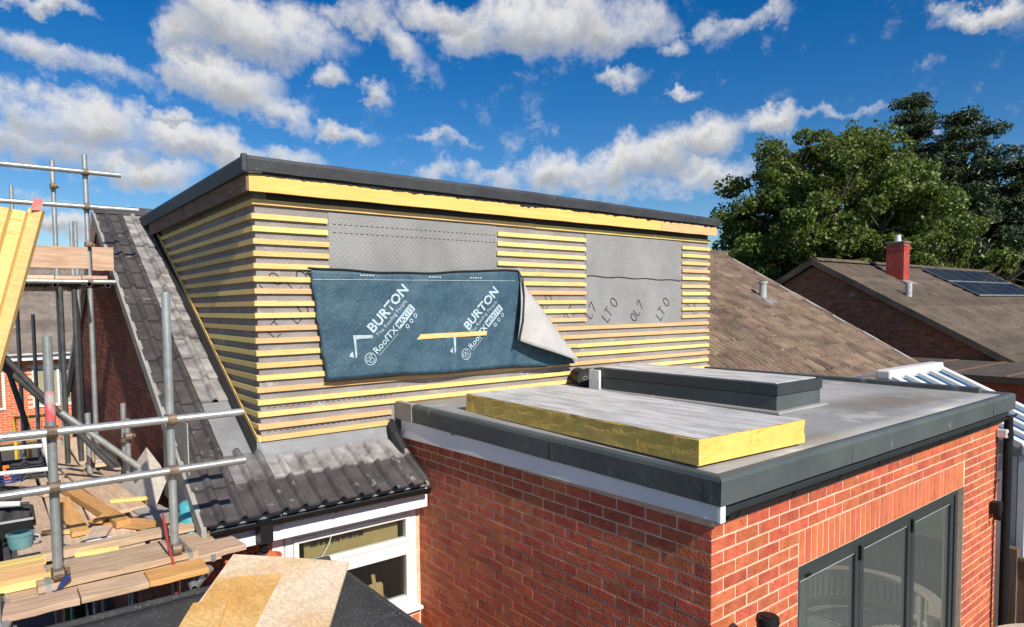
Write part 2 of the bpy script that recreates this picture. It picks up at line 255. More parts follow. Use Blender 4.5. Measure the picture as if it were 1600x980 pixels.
MT = dict(
    brick=mat('red_brick', (.60, .155, .066), .9, (.43, .092, .042), 14, detail=9, bump=.9, bscale=70, rnd=.17, hue=.009, island=True, speck=[((.25, .06, .04), 26, .68), ((.62, .40, .28), 5.5, .70)]),
    brick_soft=mat('orange_brick', (.62, .170, .072), .88, (.52, .125, .052), 9, bump=.3, bscale=90, rnd=.08, hue=.005, island=True),
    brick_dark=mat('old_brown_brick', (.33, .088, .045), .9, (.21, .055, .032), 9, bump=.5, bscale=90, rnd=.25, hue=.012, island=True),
    brick_warm=mat('orange_brown_brick', (.46, .155, .070), .9, (.30, .09, .045), 9, bump=.5, bscale=90, rnd=.22, hue=.01, island=True),
    mortar=mat('mortar', (.80, .60, .43), .95, (.64, .46, .33), 14, bump=.6, bscale=160),
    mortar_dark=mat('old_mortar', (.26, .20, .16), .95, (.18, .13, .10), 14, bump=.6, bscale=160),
    timber=mat('yellow_treated_timber', (.86, .64, .25), .75, (.74, .50, .17), 5, stretch=(1, 14, 14), bump=.3, bscale=60, rnd=.15, hue=.014, speck=((.46, .25, .08), 2.6, .68)),
    timber_y=mat('yellow_fascia_timber', (.84, .57, .17), .7, (.74, .46, .12), 3, stretch=(.6, 10, 10), bump=.15, bscale=60, speck=((.40, .20, .05), 7, .72)),
    timber_o=mat('pinkish_batten', (.78, .48, .24), .75, (.66, .36, .15), 5, stretch=(1, 14, 14), bump=.2, bscale=60, rnd=.06),
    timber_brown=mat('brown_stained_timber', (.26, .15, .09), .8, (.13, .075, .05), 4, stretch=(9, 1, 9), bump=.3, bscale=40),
    plank=mat('weathered_plank', (.62, .44, .30), .88, (.42, .28, .185), 3, detail=10, stretch=(12, 1.2, 12), bump=.4, bscale=50, rnd=.16, hue=.01, speck=((.25, .15, .09), 2.2, .66)),
    plank_y=mat('weathered_plank_lengthwise', (.72, .54, .40), .85, (.55, .38, .27), 4, stretch=(12, 1.2, 12), bump=.4, bscale=50, rnd=.18, hue=.012, speck=((.28, .17, .10), 2.2, .66)),
    plank_o=mat('orange_plank', (.66, .36, .13), .8, (.52, .26, .08), 4, stretch=(12, 1.2, 12), bump=.3, bscale=50, rnd=.12),
    osb=None,
    membrane=mat('grey_breather_membrane', (.31, .285, .285), .8, (.23, .21, .21), 3, bump=.5, bscale=70, speck=((.38, .37, .37), 5, .64), weave=.07),
    membrane_light=mat('pale_grey_membrane', (.29, .29, .29), .8, (.225, .225, .225), 2.2, bump=.6, bscale=45, weave=.10),
    membrane_print=mat('membrane_print', (.05, .05, .055), .8),
    sheet=mat('blue_membrane', (.026, .070, .108), .6, (.052, .112, .155), 9, detail=9, lo=.36, hi=.66, bump=.7, bscale=24, speck=((.075, .145, .19), 42, .62), weave=.11),
    sheet_back=mat('pale_membrane_underside', (.48, .465, .45), .8, (.38, .365, .35), 3, bump=.5, bscale=22),
    sheet_print=mat('pale_blue_print', (.46, .57, .63), .7, (.22, .32, .38), 34, lo=.45, hi=.75),
    black_edge_shade=mat('black_membrane_and_shade', (.015, .016, .018), .6),  # for real membrane edges, and for shade painted as black parts
    tile=mat('grey_concrete_tile', (.088, .078, .078), .85, (.046, .041, .042), 7, bump=.5, bscale=110, rnd=.22, speck=((.22, .21, .21), 11, .63)),
    tile_dusty=mat('dusty_concrete_tile', (.36, .345, .335), .9, (.12, .11, .11), 6, detail=10, lo=.38, hi=.66, bump=.5, bscale=110, rnd=.12),
    tile_semi=mat('part_dusty_tile', (.22, .21, .205), .88, (.075, .068, .068), 5, detail=8, bump=.5, bscale=110, rnd=.2),
    tile_brown=mat('brown_weathered_tile', (.275, .195, .135), .9, (.12, .084, .063), 2.2, detail=9, bump=.5, bscale=90, rnd=.26, grooves=(.15, .40), hue=.012, speck=((.42, .35, .26), 9, .67)),
    tile_far=mat('far_brown_tile', (.14, .105, .072), .9, (.075, .056, .042), 2.2, detail=9, bump=.5, bscale=40, rnd=.2, island=True, speck=((.27, .23, .17), 5, .68)),
    tile_left=mat('grey_brown_far_tile', (.23, .19, .155), .9, (.15, .12, .10), 3, detail=8, bump=.5, bscale=40, rnd=.18, island=True, speck=((.36, .32, .27), 6, .62)),
    grp=mat('dark_grey_roof_trim', (.092, .108, .108), .55, (.066, .080, .082), 2.4, detail=9, bump=.25, bscale=22, spec=.4, speck=((.17, .18, .175), 7, .66)),
    grp_old=mat('dark_dormer_trim', (.046, .049, .054), .6, (.028, .030, .034), 3, detail=9, bump=.5, bscale=12, speck=((.10, .10, .10), 8, .66)),
    apron=mat('grey_flashing', (.26, .265, .275), .6, (.19, .195, .205), 5, bump=.3, bscale=18),
    upvc=mat('white_upvc', (.80, .80, .79), .35, (.74, .74, .72), 3),
    fascia_white=mat('white_fascia_board', (.86, .87, .88), .4, (.80, .81, .82), 3),
    black_plastic=mat('black_plastic', (.008, .008, .009), .5, (.012, .012, .013), 5, spec=.3),
    dark_alu=mat('anthracite_aluminium', (.040, .048, .052), .42, (.034, .040, .044), 5),
    steel=mat('galvanised_steel', (.44, .46, .46), .42, (.33, .35, .35), 14, metal=.55, bump=.15, bscale=90, rnd=.14, speck=[((.26, .20, .15), 9, .66), ((.58, .57, .55), 22, .68)]),
    steel_dark=mat('dark_and_shaded_steel', (.10, .10, .10), .6, (.06, .06, .06), 10, metal=.4),  # shade on the tubes below the lifts painted in as darker steel
    steel_red=mat('red_painted_mark', (.62, .10, .11), .6, (.44, .40, .39), 16, lo=.42, hi=.60),
    coupler=mat('rusty_coupler', (.26, .19, .13), .6, (.14, .10, .07), 25, metal=.4, rnd=.2),
    pir=mat('yellow_foam', (.86, .59, .16), .9, (.76, .49, .10), 10, bump=.55, bscale=45, speck=((.50, .30, .06), 30, .68)),
    foil=mat('dusty_foil_facing', (.42, .41, .395), .6, (.70, .685, .66), 2.2, detail=12, lo=.38, hi=.64, bump=.5, bscale=9, metal=.1, stretch=(4.5, 1, 1), speck=[((.40, .37, .28), 5, .64), ((.28, .28, .27), 14, .68)]),
    felt=mat('mineral_felt', (.036, .037, .038), .95, (.062, .062, .063), 4, detail=10, bump=1.0, bscale=120, speck=((.17, .17, .165), 85, .60)),
    rubber=mat('black_rubber', (.018, .018, .02), .7),
    cement=mat('cement_board', (.36, .34, .31), .9, (.28, .265, .24), 5, bump=.2, bscale=60),
    dark_room=mat('dim_interior_plaster', (.30, .27, .24), .9),
    floor_in=mat('interior_floor', (.18, .13, .09), .6),
    render_white=mat('cream_render', (.62, .58, .52), .9),
    white_paint=mat('white_paint', (.80, .80, .78), .6),
    red_paint=mat('red_painted_brick', (.50, .075, .055), .85, (.34, .045, .035), 7, bump=.4, bscale=60, rnd=.1, island=True),
    orange=mat('orange_plastic', (.85, .20, .02), .5),
    yellow_paint=mat('yellow_paint', (.80, .55, .04), .5),
    green=mat('green_plastic', (.01, .16, .03), .45),
    teal=mat('teal_plastic', (.10, .26, .28), .55, (.16, .30, .31), 12),
    teal_bag=mat('printed_teal_bag', (.03, .25, .30), .5, (.10, .38, .44), 6),
    dark_red=mat('dark_red_cable_sheath', (.10, .018, .016), .6),
    red_tape=mat('red_strap', (.42, .04, .045), .7),
    pink_tape=mat('pink_tape', (.85, .22, .20), .6),
    white_plastic=mat('white_plastic', (.75, .75, .75), .4),
    blue_plastic=mat('blue_plastic', (.03, .06, .22), .4),
    black_cloth=mat('black_bag_cloth', (.02, .02, .022), .8, (.04, .04, .042), 14, bump=.8, bscale=12),
    grey_metal=mat('grey_painted_metal', (.52, .53, .53), .5, metal=.2),
    solar=mat('solar_cell', (.016, .028, .062), .16, (.022, .036, .075), 3),
    solar_grid=mat('solar_frame', (.42, .44, .46), .35, metal=.6),
    bench=mat('silvered_teak', (.56, .50, .42), .8, (.44, .38, .31), 6, stretch=(3, 3, 12), bump=.3, bscale=60, rnd=.08),
    fence=mat('brown_fence', (.20, .135, .09), .9, (.13, .085, .055), 5, stretch=(10, 10, 1), bump=.5, bscale=60, rnd=.15),
    lawn=mat('lawn', (.075, .105, .03), .95, (.045, .07, .02), 2.0, bump=.8, bscale=60),
    slabs=mat('paving', (.34, .32, .30), .9, (.26, .245, .23), 3, bump=.3, bscale=80, rnd=.08),
    asphalt=mat('asphalt', (.06, .06, .062), .9, (.085, .085, .085), 4, bump=.5, bscale=200),
    bark=mat('bark', (.085, .065, .05), .95, (.05, .04, .03), 6, bump=.8, bscale=20),
    board_paddle=mat('beech_board', (.62, .40, .20), .6, (.50, .30, .14), 5, stretch=(12, 12, 1)),
    tan_board=mat('tan_foil_board', (.46, .32, .14), .5, (.38, .26, .11), 4),
    cement_pale=mat('pale_cement_sheet', (.56, .50, .44), .9, (.44, .39, .34), 5, stretch=(6, 1, 6), bump=.2, bscale=60),
    ink=mat('dark_ink', (.03, .03, .03), .8),
)
MT['glass'] = glass_mat('window_glass', (.86, .90, .88))
MT['glass_door'] = glass_mat('door_glass', (.50, .55, .54), 1.5, dust=.16)
MT['glass_roof'] = glass_mat('roof_glass', (.34, .42, .54), 2.4, dust=.06)
def osb_mat(nm='oriented_strand_board', ca=(.82, .66, .48), cb=(.72, .50, .28)):
    m = mat(nm, ca, .8, cb, 2.2, detail=2, bump=.3, bscale=60)
    t = m.node_tree; p = t.nodes['Principled BSDF']
    tcn = t.nodes.new('ShaderNodeTexCoord')
    wv = t.nodes.new('ShaderNodeTexNoise'); wv.inputs['Scale'].default_value = 11; wv.inputs['Detail'].default_value = 2
    t.links.new(tcn.outputs['Object'], wv.inputs['Vector'])
    ad = t.nodes.new('ShaderNodeVectorMath'); ad.operation = 'MULTIPLY_ADD'; t.links.new(wv.outputs['Color'], ad.inputs[0]); ad.inputs[1].default_value = (.10, .10, 0); t.links.new(tcn.outputs['Object'], ad.inputs[2])
    mp = t.nodes.new('ShaderNodeMapping'); mp.inputs['Scale'].default_value = (90, 38, 1); t.links.new(ad.outputs[0], mp.inputs[0])
    vo = t.nodes.new('ShaderNodeTexVoronoi'); vo.inputs['Scale'].default_value = 1.0; t.links.new(mp.outputs[0], vo.inputs['Vector'])
    src = p.inputs['Base Color'].links[0].from_socket
    sepc = t.nodes.new('ShaderNodeSeparateColor'); t.links.new(vo.outputs['Color'], sepc.inputs[0])
    mr = t.nodes.new('ShaderNodeMapRange'); t.links.new(sepc.outputs[0], mr.inputs[0]); mr.inputs[3].default_value = .80; mr.inputs[4].default_value = 1.12
    h = t.nodes.new('ShaderNodeHueSaturation'); t.links.new(src, h.inputs['Color']); t.links.new(mr.outputs[0], h.inputs['Value']); t.links.new(h.outputs[0], p.inputs['Base Color'])
    return m
MT['osb'] = osb_mat()
MT['osb_o'] = osb_mat('orange_strand_board', (.80, .52, .22), (.66, .36, .10))
def deck_mat():
    """grey GRP flat roof with pale dust and one brown stain where puddles dry"""
    m = mat('grey_flat_roof_deck', (.275, .27, .26), .6, (.35, .345, .33), 1.6, detail=9, bump=.15, bscale=25, speck=[((.44, .43, .41), 2.6, .60), ((.17, .16, .145), 38, .67), ((.22, .205, .18), 5.5, .66)])
    t = m.node_tree; p = t.nodes['Principled BSDF']
    tcn = t.nodes.new('ShaderNodeTexCoord')
    src = p.inputs['Base Color'].links[0].from_socket
    for (cx, cy, rx, ry, col, amt) in ((6.35, 2.60, .85, .42, (.20, .165, .125, 1), .85), (7.0, 2.35, .5, .2, (.22, .18, .13, 1), .6), (4.35, 2.15, .5, .14, (.27, .22, .15, 1), .6), (6.4, 3.6, 1.0, .9, (.52, .50, .47, 1), .6)):
        v1 = t.nodes.new('ShaderNodeVectorMath'); v1.operation = 'SUBTRACT'; t.links.new(tcn.outputs['Object'], v1.inputs[0]); v1.inputs[1].default_value = (cx, cy, 0)
        v2 = t.nodes.new('ShaderNodeVectorMath'); v2.operation = 'DIVIDE'; t.links.new(v1.outputs[0], v2.inputs[0]); v2.inputs[1].default_value = (rx, ry, 9)
        ln = t.nodes.new('ShaderNodeVectorMath'); ln.operation = 'LENGTH'; t.links.new(v2.outputs[0], ln.inputs[0])
        n = t.nodes.new('ShaderNodeTexNoise'); n.inputs['Scale'].default_value = 3.5; n.inputs['Detail'].default_value = 8; n.inputs['Roughness'].default_value = .65; t.links.new(tcn.outputs['Object'], n.inputs['Vector'])
        s = t.nodes.new('ShaderNodeMath'); s.operation = 'MULTIPLY_ADD'; t.links.new(n.outputs['Fac'], s.inputs[0]); s.inputs[1].default_value = 1.6; t.links.new(ln.outputs['Value'], s.inputs[2])
        mr = t.nodes.new('ShaderNodeMapRange'); mr.interpolation_type = 'SMOOTHSTEP'; t.links.new(s.outputs[0], mr.inputs[0]); mr.inputs[1].default_value = 1.15; mr.inputs[2].default_value = 1.95; mr.inputs[3].default_value = amt; mr.inputs[4].default_value = 0
        x = t.nodes.new('ShaderNodeMix'); x.data_type = 'RGBA'; t.links.new(mr.outputs[0], x.inputs[0]); t.links.new(src, x.inputs[6]); x.inputs[7].default_value = col
        src = x.outputs[2]
    t.links.new(src, p.inputs['Base Color']); return m
MT['deck'] = deck_mat()
MT['leaf'] = leaf_mat('broad_leaf', (.065, .105, .02), (.20, .25, .048), .34)
MT['needle'] = leaf_mat('pine_needle', (.022, .044, .018), (.075, .11, .038), .15)

# ------------------------------------------------------------------ mesh helpers
class MB:
    """collects boxes, tubes and polygons, then links them as ONE mesh object"""
    def __init__(s): s.v = []; s.f = []
    def poly(s, pts, flip=False):
        n = len(s.v); s.v += [tuple(p) for p in pts]; idx = list(range(n, n + len(pts))); s.f.append(idx[::-1] if flip else idx); return s
    def raw(s, vs, fs):
        n = len(s.v); s.v += [tuple(p) for p in vs]; s.f += [[i + n for i in f] for f in fs]; return s
    def box(s, x0, x1, y0, y1, z0, z1, M=None):
        vs = [Vector(p) for p in ((x0, y0, z0), (x1, y0, z0), (x1, y1, z0), (x0, y1, z0), (x0, y0, z1), (x1, y0, z1), (x1, y1, z1), (x0, y1, z1))]
        if M is not None: vs = [M @ p for p in vs]
        return s.raw(vs, [(0, 3, 2, 1), (4, 5, 6, 7), (0, 1, 5, 4), (1, 2, 6, 5), (2, 3, 7, 6), (3, 0, 4, 7)])
    def tube(s, a, b, r, n=10, r2=None, cap=True):
        a = Vector(a); b = Vector(b); d = (b - a).normalized(); r2 = r if r2 is None else r2
        u = d.orthogonal().normalized(); w = d.cross(u)
        vs = []
        for (c, rr) in ((a, r), (b, r2)):
            vs += [c + u * (cos(2 * pi * k / n) * rr) + w * (sin(2 * pi * k / n) * rr) for k in range(n)]
        fs = [(k, (k + 1) % n, n + (k + 1) % n, n + k) for k in range(n)]
        if cap: fs += [tuple(range(n))[::-1], tuple(range(n, 2 * n))]
        return s.raw(vs, fs)
    def ring(s, a, b, ro, ri, n=14):
        """open pipe with wall thickness"""
        a = Vector(a); b = Vector(b); d = (b - a).normalized(); u = d.orthogonal().normalized(); w = d.cross(u); vs = []
        for c in (a, b):
            for rr in (ro, ri): vs += [c + u * (cos(2 * pi * k / n) * rr) + w * (sin(2 * pi * k / n) * rr) for k in range(n)]
        fs = []
        for k in range(n):
            j = (k + 1) % n
            fs += [(k, j, 2 * n + j, 2 * n + k), (n + j, n + k, 3 * n + k, 3 * n + j), (j, k, n + k, n + j), (2 * n + k, 2 * n + j, 3 * n + j, 3 * n + k)]
        return s.raw(vs, fs)
    def path(s, pts, r, n=8):
        for a, b in zip(pts[:-1], pts[1:]): s.tube(a, b, r, n)
        return s
    def prism(s, pts, d):
        """extrude a planar polygon by vector d"""
        d = Vector(d); n = len(pts); a = [Vector(p) for p in pts]; vs = a + [p + d for p in a]
        fs = [tuple(range(n))[::-1], tuple(range(n, 2 * n))] + [(k, (k + 1) % n, n + (k + 1) % n, n + k) for k in range(n)]
        return s.raw(vs, fs)
    def mesh(s, name, m, smooth=False):
        me = bpy.data.meshes.new(name); me.from_pydata(s.v, [], s.f)
        bm = bmesh.new(); bm.from_mesh(me); bmesh.ops.recalc_face_normals(bm, faces=bm.faces); bm.to_mesh(me); bm.free()
        me.materials.append(m if not isinstance(m, str) else MT[m])
        if smooth:
            for p in me.polygons: p.use_smooth = True
        me.update(); return me
    def build(s, name, m, parent=None, bevel=0., smooth=False, seg=2):
        o = link(name, s.mesh(name, m, smooth), parent)
        if bevel:
            md = o.modifiers.new('bevel', 'BEVEL'); md.width = bevel; md.segments = seg; md.limit_method = 'ANGLE'; md.angle_limit = radians(40)
        return o
def link(name, data, parent=None, loc=None, rot=None):
    o = bpy.data.objects.new(name, data); COL.objects.link(o)
    if loc is not None: o.location = loc
    if rot is not None: o.rotation_euler = rot
    if parent is not None:
        o.parent = parent
        bpy_par_inv(o, parent)
    return o
PLOC = {}
def bpy_par_inv(o, parent):
    # parents carry only a translation: keep children in world coordinates
    p = parent; t = Vector((0, 0, 0))
    while p is not None: t += p.location; p = p.parent
    o.matrix_parent_inverse = Matrix.Translation(-t)
    # a parent with its own inverse already cancels its ancestors
    if parent.parent is not None: o.matrix_parent_inverse = Matrix.Translation(-parent.location)
def tag(o, label=None, cat=None, group=None, kind=None):
    if label: o['label'] = label
    if cat: o['category'] = cat
    if group: o['group'] = group
    if kind: o['kind'] = kind
    return o
def thing(name, loc, label, cat, group=None):
    return tag(link(name, None, None, loc), label, cat, group)
def px(P):
    """pixel position in the 1600 x 980 photograph and distance, only used to pick which pieces show largest"""
    v = Vector(P) - Vector((0, 0, CAM_Z)); d = v.dot(_F)
    return (800 + FPX * v.dot(_R) / d, CY - FPX * v.dot(_U) / d, d) if d > .1 else (-1e5, -1e5, 1)

# ================================================================== bricks, tiles
_bm_cache = {}
def brick_mesh(L, H, m, D=.05, ch=.003):
    k = (round(L, 3), round(H, 3), m)
    if k not in _bm_cache:
        a, b = L / 2, H / 2
        vs = [(-a, 0.0 + ch, -b), (a, ch, -b), (a, ch, b), (-a, ch, b), (-a + ch, 0, -b + ch), (a - ch, 0, -b + ch), (a - ch, 0, b - ch), (-a + ch, 0, b - ch),
              (-a, D, -b), (a, D, -b), (a, D, b), (-a, D, b)]
        fs = [(4, 5, 6, 7)] + [(i, (i + 1) % 4, 4 + (i + 1) % 4, 4 + i) for i in range(4)] + [(8 + (i + 1) % 4, (i + 1) % 4, i, 8 + i) for i in range(4)]
        mb = MB(); mb.raw(vs, fs); _bm_cache[k] = mb.mesh('brick', m)
    return _bm_cache[k]
def course_cells(u0, u1, z, start_half, skip=lambda a, b, z: False, L=.225, J=.012):
    """stretcher bond cells of one course from u0 to u1; first unit is a header when start_half"""
    out = []; u = u0; first = True
    while u < u1 - .02:
        l = .1025 + .010 if (first and start_half) else L
        first = False
        a, b = u, min(u + l, u1); u += l
        if b - a < .03: continue
        out.append((a + J / 2, b - J / 2, z))
    return out
def lay_bricks(wall, cells, place, m, limit, H=.065, name='brick'):
    """cells (a, b, zc[, h]) -> brick objects under wall for the `limit` that show largest, the rest one joined stuff part.
    place(a, b, z) gives location and z rotation"""
    items = []
    for c in cells:
        a, b, z = c[:3]; h = c[3] if len(c) > 3 else H
        loc, rz = place((a + b) / 2, z)
        X, Y, d = px(loc)
        vis = -20 < X < 1620 and -20 < Y < 1000
        items.append(((1 / d if vis else 0), b - a, h, loc, rz))
    items.sort(key=lambda t: -t[0])
    rest = MB()
    for i, (s, L, h, loc, rz) in enumerate(items):
        me = brick_mesh(L, h, m)
        j = random.uniform(-.0004, .0018); n = Vector((sin(rz), -cos(rz), 0))
        loc = Vector(loc) + n * j
        rot = (random.gauss(0, .003), random.gauss(0, .005), rz + random.gauss(0, .003))
        if i < limit and s > 0:
            link(name, me, wall, loc, rot)
        else:
            Mx = Matrix.Translation(loc) @ Euler(rot).to_matrix().to_4x4()
            rest.raw([Mx @ v.co for v in me.vertices], [list(p.vertices) for p in me.polygons])
    if rest.v: tag(rest.build(name + 's_beyond', m, wall), kind='stuff')

def tile_mesh(name, m, cover, length, period, roll_h, roll_w, thick=.014, lap=.0, n=4, lift=.0):
    """interlocking profiled roof tile: local x across, y up the slope, z out; tail at y=0"""
    xs = []; k = int(round(cover / period))
    for i in range(k):
        b = i * period
        pan = period - roll_w
        xs += [(b, 0.0), (b + pan, 0.0)]
        for q in range(1, n): 
            t = q / n; xs.append((b + pan + roll_w * t, roll_h * sin(pi * t)))
    xs.append((cover + lap, 0.0))
    vs = []; N = len(xs)
    for (yy, zt) in ((0, .0), (length, .0)):
        vs += [(x, yy, h + thick) for x, h in xs] + [(x, yy, h) for x, h in xs]
    fs = []
    for i in range(N - 1):
        fs += [(i, i + 1, 2 * N + i + 1, 2 * N + i), (N + i + 1, N + i, 3 * N + i, 3 * N + i + 1), (i + 1, i, N + i, N + i + 1)]
    fs += [(0, 2 * N, 3 * N, N), (N - 1, 2 * N - 1, 4 * N - 1, 3 * N - 1)]
    mb = MB(); mb.raw(vs, fs); return mb.mesh(name, m)

EAVE_Y, EAVE_Z, SL = 4.80, 2.345, .55
SLA = math.atan(SL)
GY = .3115                                  # gauge measured in plan
def roof_z(y): return EAVE_Z + (y - EAVE_Y) * SL
RIDGE_Y = 9.79; RIDGE_Z = roof_z(RIDGE_Y)

# ================================================================== setting
ground = MB().poly([(-300, -300, 0), (400, -300, 0), (400, 400, 0), (-300, 400, 0)]).build('ground', 'lawn'); tag(ground, kind='structure')
road = MB().box(-60, 90, 17.5, 22.5, -.05, .012).build('road', 'asphalt'); tag(road, kind='structure')
drive = MB().box(-6, 1.05, 4.2, 17.5, -.05, .008).build('driveway', 'asphalt'); tag(drive, kind='structure')
patio = MB().box(1.0, 7.9, -1.4, 5.1, -.06, .004).build('patio', 'mortar_dark'); tag(patio, kind='structure')
sm = MB().box(0, .596, 0, .596, 0, .03).mesh('paving_slab', 'slabs')
for i in range(8):
    for j in range(6):
        if 1.5 + i * .6 < 2.6 or j * .6 - 1.4 < 1.4:
            link('paving_slab', sm, patio, (3.0 + i * .602, -1.4 + j * .602, .006))

# ================================================================== the house being worked on
house = thing('house', (4.5, 9.8, 0), 'red brick bungalow with grey concrete roof tiles, left of the flat roofed extension', 'house')
GX = 1.165                                   # gable wall face
HX1 = 7.80                                   # party line
gw = MB()
RW = 5.06                                    # rear wall face (kitchen window)
gy0, gy1 = RW, 2 * RIDGE_Y - RW
gw.prism([(GX + .005, gy0, 0), (GX + .005, gy1, 0), (GX + .005, gy1, roof_z(gy0) - .12), (GX + .005, RIDGE_Y, RIDGE_Z - .12), (GX + .005, gy0, roof_z(gy0) - .12)], (.25, 0, 0))
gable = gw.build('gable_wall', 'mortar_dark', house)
cells = []
zc = .075 / 2
k = 0
while zc < RIDGE_Z - .2:
    ylo = gy0 if zc < roof_z(gy0) - .15 else EAVE_Y + (zc + .15 - EAVE_Z) / SL
    yhi = 2 * RIDGE_Y - ylo
    # the bond stays on one grid however the slope cuts it
    for (a, b, z) in course_cells(gy0, gy1, zc, k % 2 == 1):
        if b < ylo or a > yhi: continue
        cells.append((max(a, ylo), min(b, yhi), z))
    zc += .075; k += 1
cells = [c for c in cells if c[1] - c[0] > .03]
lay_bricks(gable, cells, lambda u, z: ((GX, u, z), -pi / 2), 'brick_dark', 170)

# rear wall with the kitchen window opening
WX0, WX1, WZ0, WZ1 = 1.74, 2.90, 1.215, 2.10
rw = MB()
rw.box(GX + .03, WX0, RW + .005, RW + .28, 0, roof_z(RW) - .1)
rw.box(WX1, 2.99, RW + .005, RW + .28, 0, roof_z(RW) - .1)
rw.box(WX0, WX1, RW + .005, RW + .28, 0, WZ0 - .03)
rw.box(WX0, WX1, RW + .005, RW + .28, WZ1, roof_z(RW) - .1)
rear = rw.build('rear_wall', 'mortar', house)
cells = []
for k in range(28):
    z = .0375 + k * .075
    for (a, b, z) in course_cells(GX, 2.93, z, k % 2 == 0):
        if z > WZ0 - .06 and z < WZ1 + .02:
            if a < WX0 < b: b = WX0 - .004
            elif a < WX1 < b: a = WX1 + .004
            elif a >= WX0 - .01 and b <= WX1 + .01: continue
        if b - a > .03: cells.append((a, b, z))
lay_bricks(rear, cells, lambda u, z: ((u, RW, z), 0), 'brick_soft', 60)
# kitchen window
def bar(mb, x0, x1, y0, y1, z0, z1): mb.box(x0, x1, y0, y1, z0, z1)
wf = MB(); wy0, wy1 = RW - .012, RW + .058
wf.box(WX0, WX0 + .065, wy0, wy1, WZ0, WZ1).box(WX1 - .065, WX1, wy0, wy1, WZ0, WZ1)
wf.box(WX0 + .065, WX1 - .065, wy0, wy1, WZ0, WZ0 + .065).box(WX0 + .065, WX1 - .065, wy0, wy1, WZ1 - .05, WZ1)
wf.box(WX0 + .065, WX1 - .065, wy0 - .004, wy1, 1.735, 1.80)
window = wf.build('window', 'upvc', house, bevel=.006)
# opening sashes: each a frame of its own with a pane
for (a, b, c, d) in ((WX0 + .066, WX1 - .066, 1.801, WZ1 - .051), (WX0 + .066, WX1 - .066, WZ0 + .066, 1.734)):
    s = MB(); w = .042
    s.box(a, a + w, wy0 - .012, wy1 - .02, c, d).box(b - w, b, wy0 - .012, wy1 - .02, c, d).box(a + w, b - w, wy0 - .012, wy1 - .02, c, c + w).box(a + w, b - w, wy0 - .012, wy1 - .02, d - w, d)
    s.build('sash', 'upvc', window, bevel=.005)
    MB().box(a + w - .004, b - w + .004, wy0 + .014, wy0 + .02, c + w - .004, d - w + .004).build('pane', 'glass', window)
MB().box(WX0 - .02, WX1 + .03, RW - .07, RW + .0, WZ0 - .032, WZ0 - .002).build('sill', 'upvc', window, bevel=.006)
# white post left of the window and plumbing
MB().box(WX0 - .10, WX0 - .012, RW - .02, RW + .0, 1.0, 2.12).build('trim_post', 'upvc', house, bevel=.004)
# kitchen interior
room = MB()
room.poly([(1.45, RW + .3, .9), (2.96, RW + .3, .9), (2.96, 8.4, .9), (1.45, 8.4, .9)])
room.poly([(1.45, RW + .28, 2.28), (2.96, RW + .28, 2.28), (2.96, 8.4, 2.28), (1.45, 8.4, 2.28)])
room.poly([(1.45, 8.4, .9), (2.96, 8.4, .9), (2.96, 8.4, 2.28), (1.45, 8.4, 2.28)])
room.poly([(2.96, RW + .28, .9), (2.96, 8.4, .9), (2.96, 8.4, 2.28), (2.96, RW + .28, 2.28)])
room.poly([(1.45, RW + .28, .9), (1.45, 8.4, .9), (1.45, 8.4, 2.28), (1.45, RW + .28, 2.28)])
room.build('room_lining', 'dark_room', house)
MB().box(1.47, 2.94, RW + .285, RW + .75, 1.12, 1.16).build('worktop', 'floor_in', house)
# roof deck under the tiles (both slopes)
dk = MB(); x0, x1 = 1.12, 14.50
def slope_box(mb, x0, x1, ya, yb, dz0, dz1):
    mb.raw([(x0, ya, roof_z(ya) + dz0), (x1, ya, roof_z(ya) + dz0), (x1, yb, roof_z(yb) + dz0), (x0, yb, roof_z(yb) + dz0),
            (x0, ya, roof_z(ya) + dz1), (x1, ya, roof_z(ya) + dz1), (x1, yb, roof_z(yb) + dz1), (x0, yb, roof_z(yb) + dz1)],
           [(0, 3, 2, 1), (4, 5, 6, 7), (0, 1, 5, 4), (1, 2, 6, 5), (2, 3, 7, 6), (3, 0, 4, 7)])
slope_box(dk, 1.16, 1.66, EAVE_Y + .06, RIDGE_Y, -.06, -.03)
slope_box(dk, 1.67, 2.93, EAVE_Y + .06, 5.40, -.06, -.03)
dk.raw([(1.16, RIDGE_Y + .005, RIDGE_Z - .02), (HX1, RIDGE_Y + .005, RIDGE_Z - .02), (HX1, 2 * RIDGE_Y - EAVE_Y, EAVE_Z - .02), (1.16, 2 * RIDGE_Y - EAVE_Y, EAVE_Z - .02)], [(0, 1, 2, 3)])
roof = dk.build('roof', 'apron', house)
TL = .395                                     # tile length down the slope
def lay_tile(parent, me, x, row, name='roof_tile', y0=EAVE_Y, gy=GY, jit=.002, mat_=None):
    yt = y0 + row * gy
    o = link(name, me, parent, (x + random.uniform(-jit, jit), yt, roof_z(yt) + .012 + random.uniform(-.001, .002)), (SLA - .055 + random.gauss(0, .004), random.gauss(0, .003), random.gauss(0, .003)))
    return o
t_dark = tile_mesh('roof_tile', 'tile', .30, TL, .15, .036, .066, thick=.018, n=6)
t_dusty = tile_mesh('roof_tile_dusty', 'tile_dusty', .30, TL, .15, .036, .066, thick=.018, n=6)
t_short = tile_mesh('roof_tile_cut', 'tile_dusty', .30, .255, .15, .036, .066, thick=.018, n=6)
t_semi = tile_mesh('roof_tile_semi', 'tile_semi', .30, TL, .15, .036, .066, thick=.018, n=6)
XT = 1.105
for row in range(16):
    for c in range(2):
        if c == 1 and row in (2, 3): continue            # lifted tiles beside the dormer corner
        me = t_dark if c == 0 else (t_dusty if row > 3 else t_semi)
        if row < 2: me = t_dark
        if c == 1 and row == 1: me = t_semi
        o = lay_tile(roof, me, XT + c * .30 - .003 * c, row)
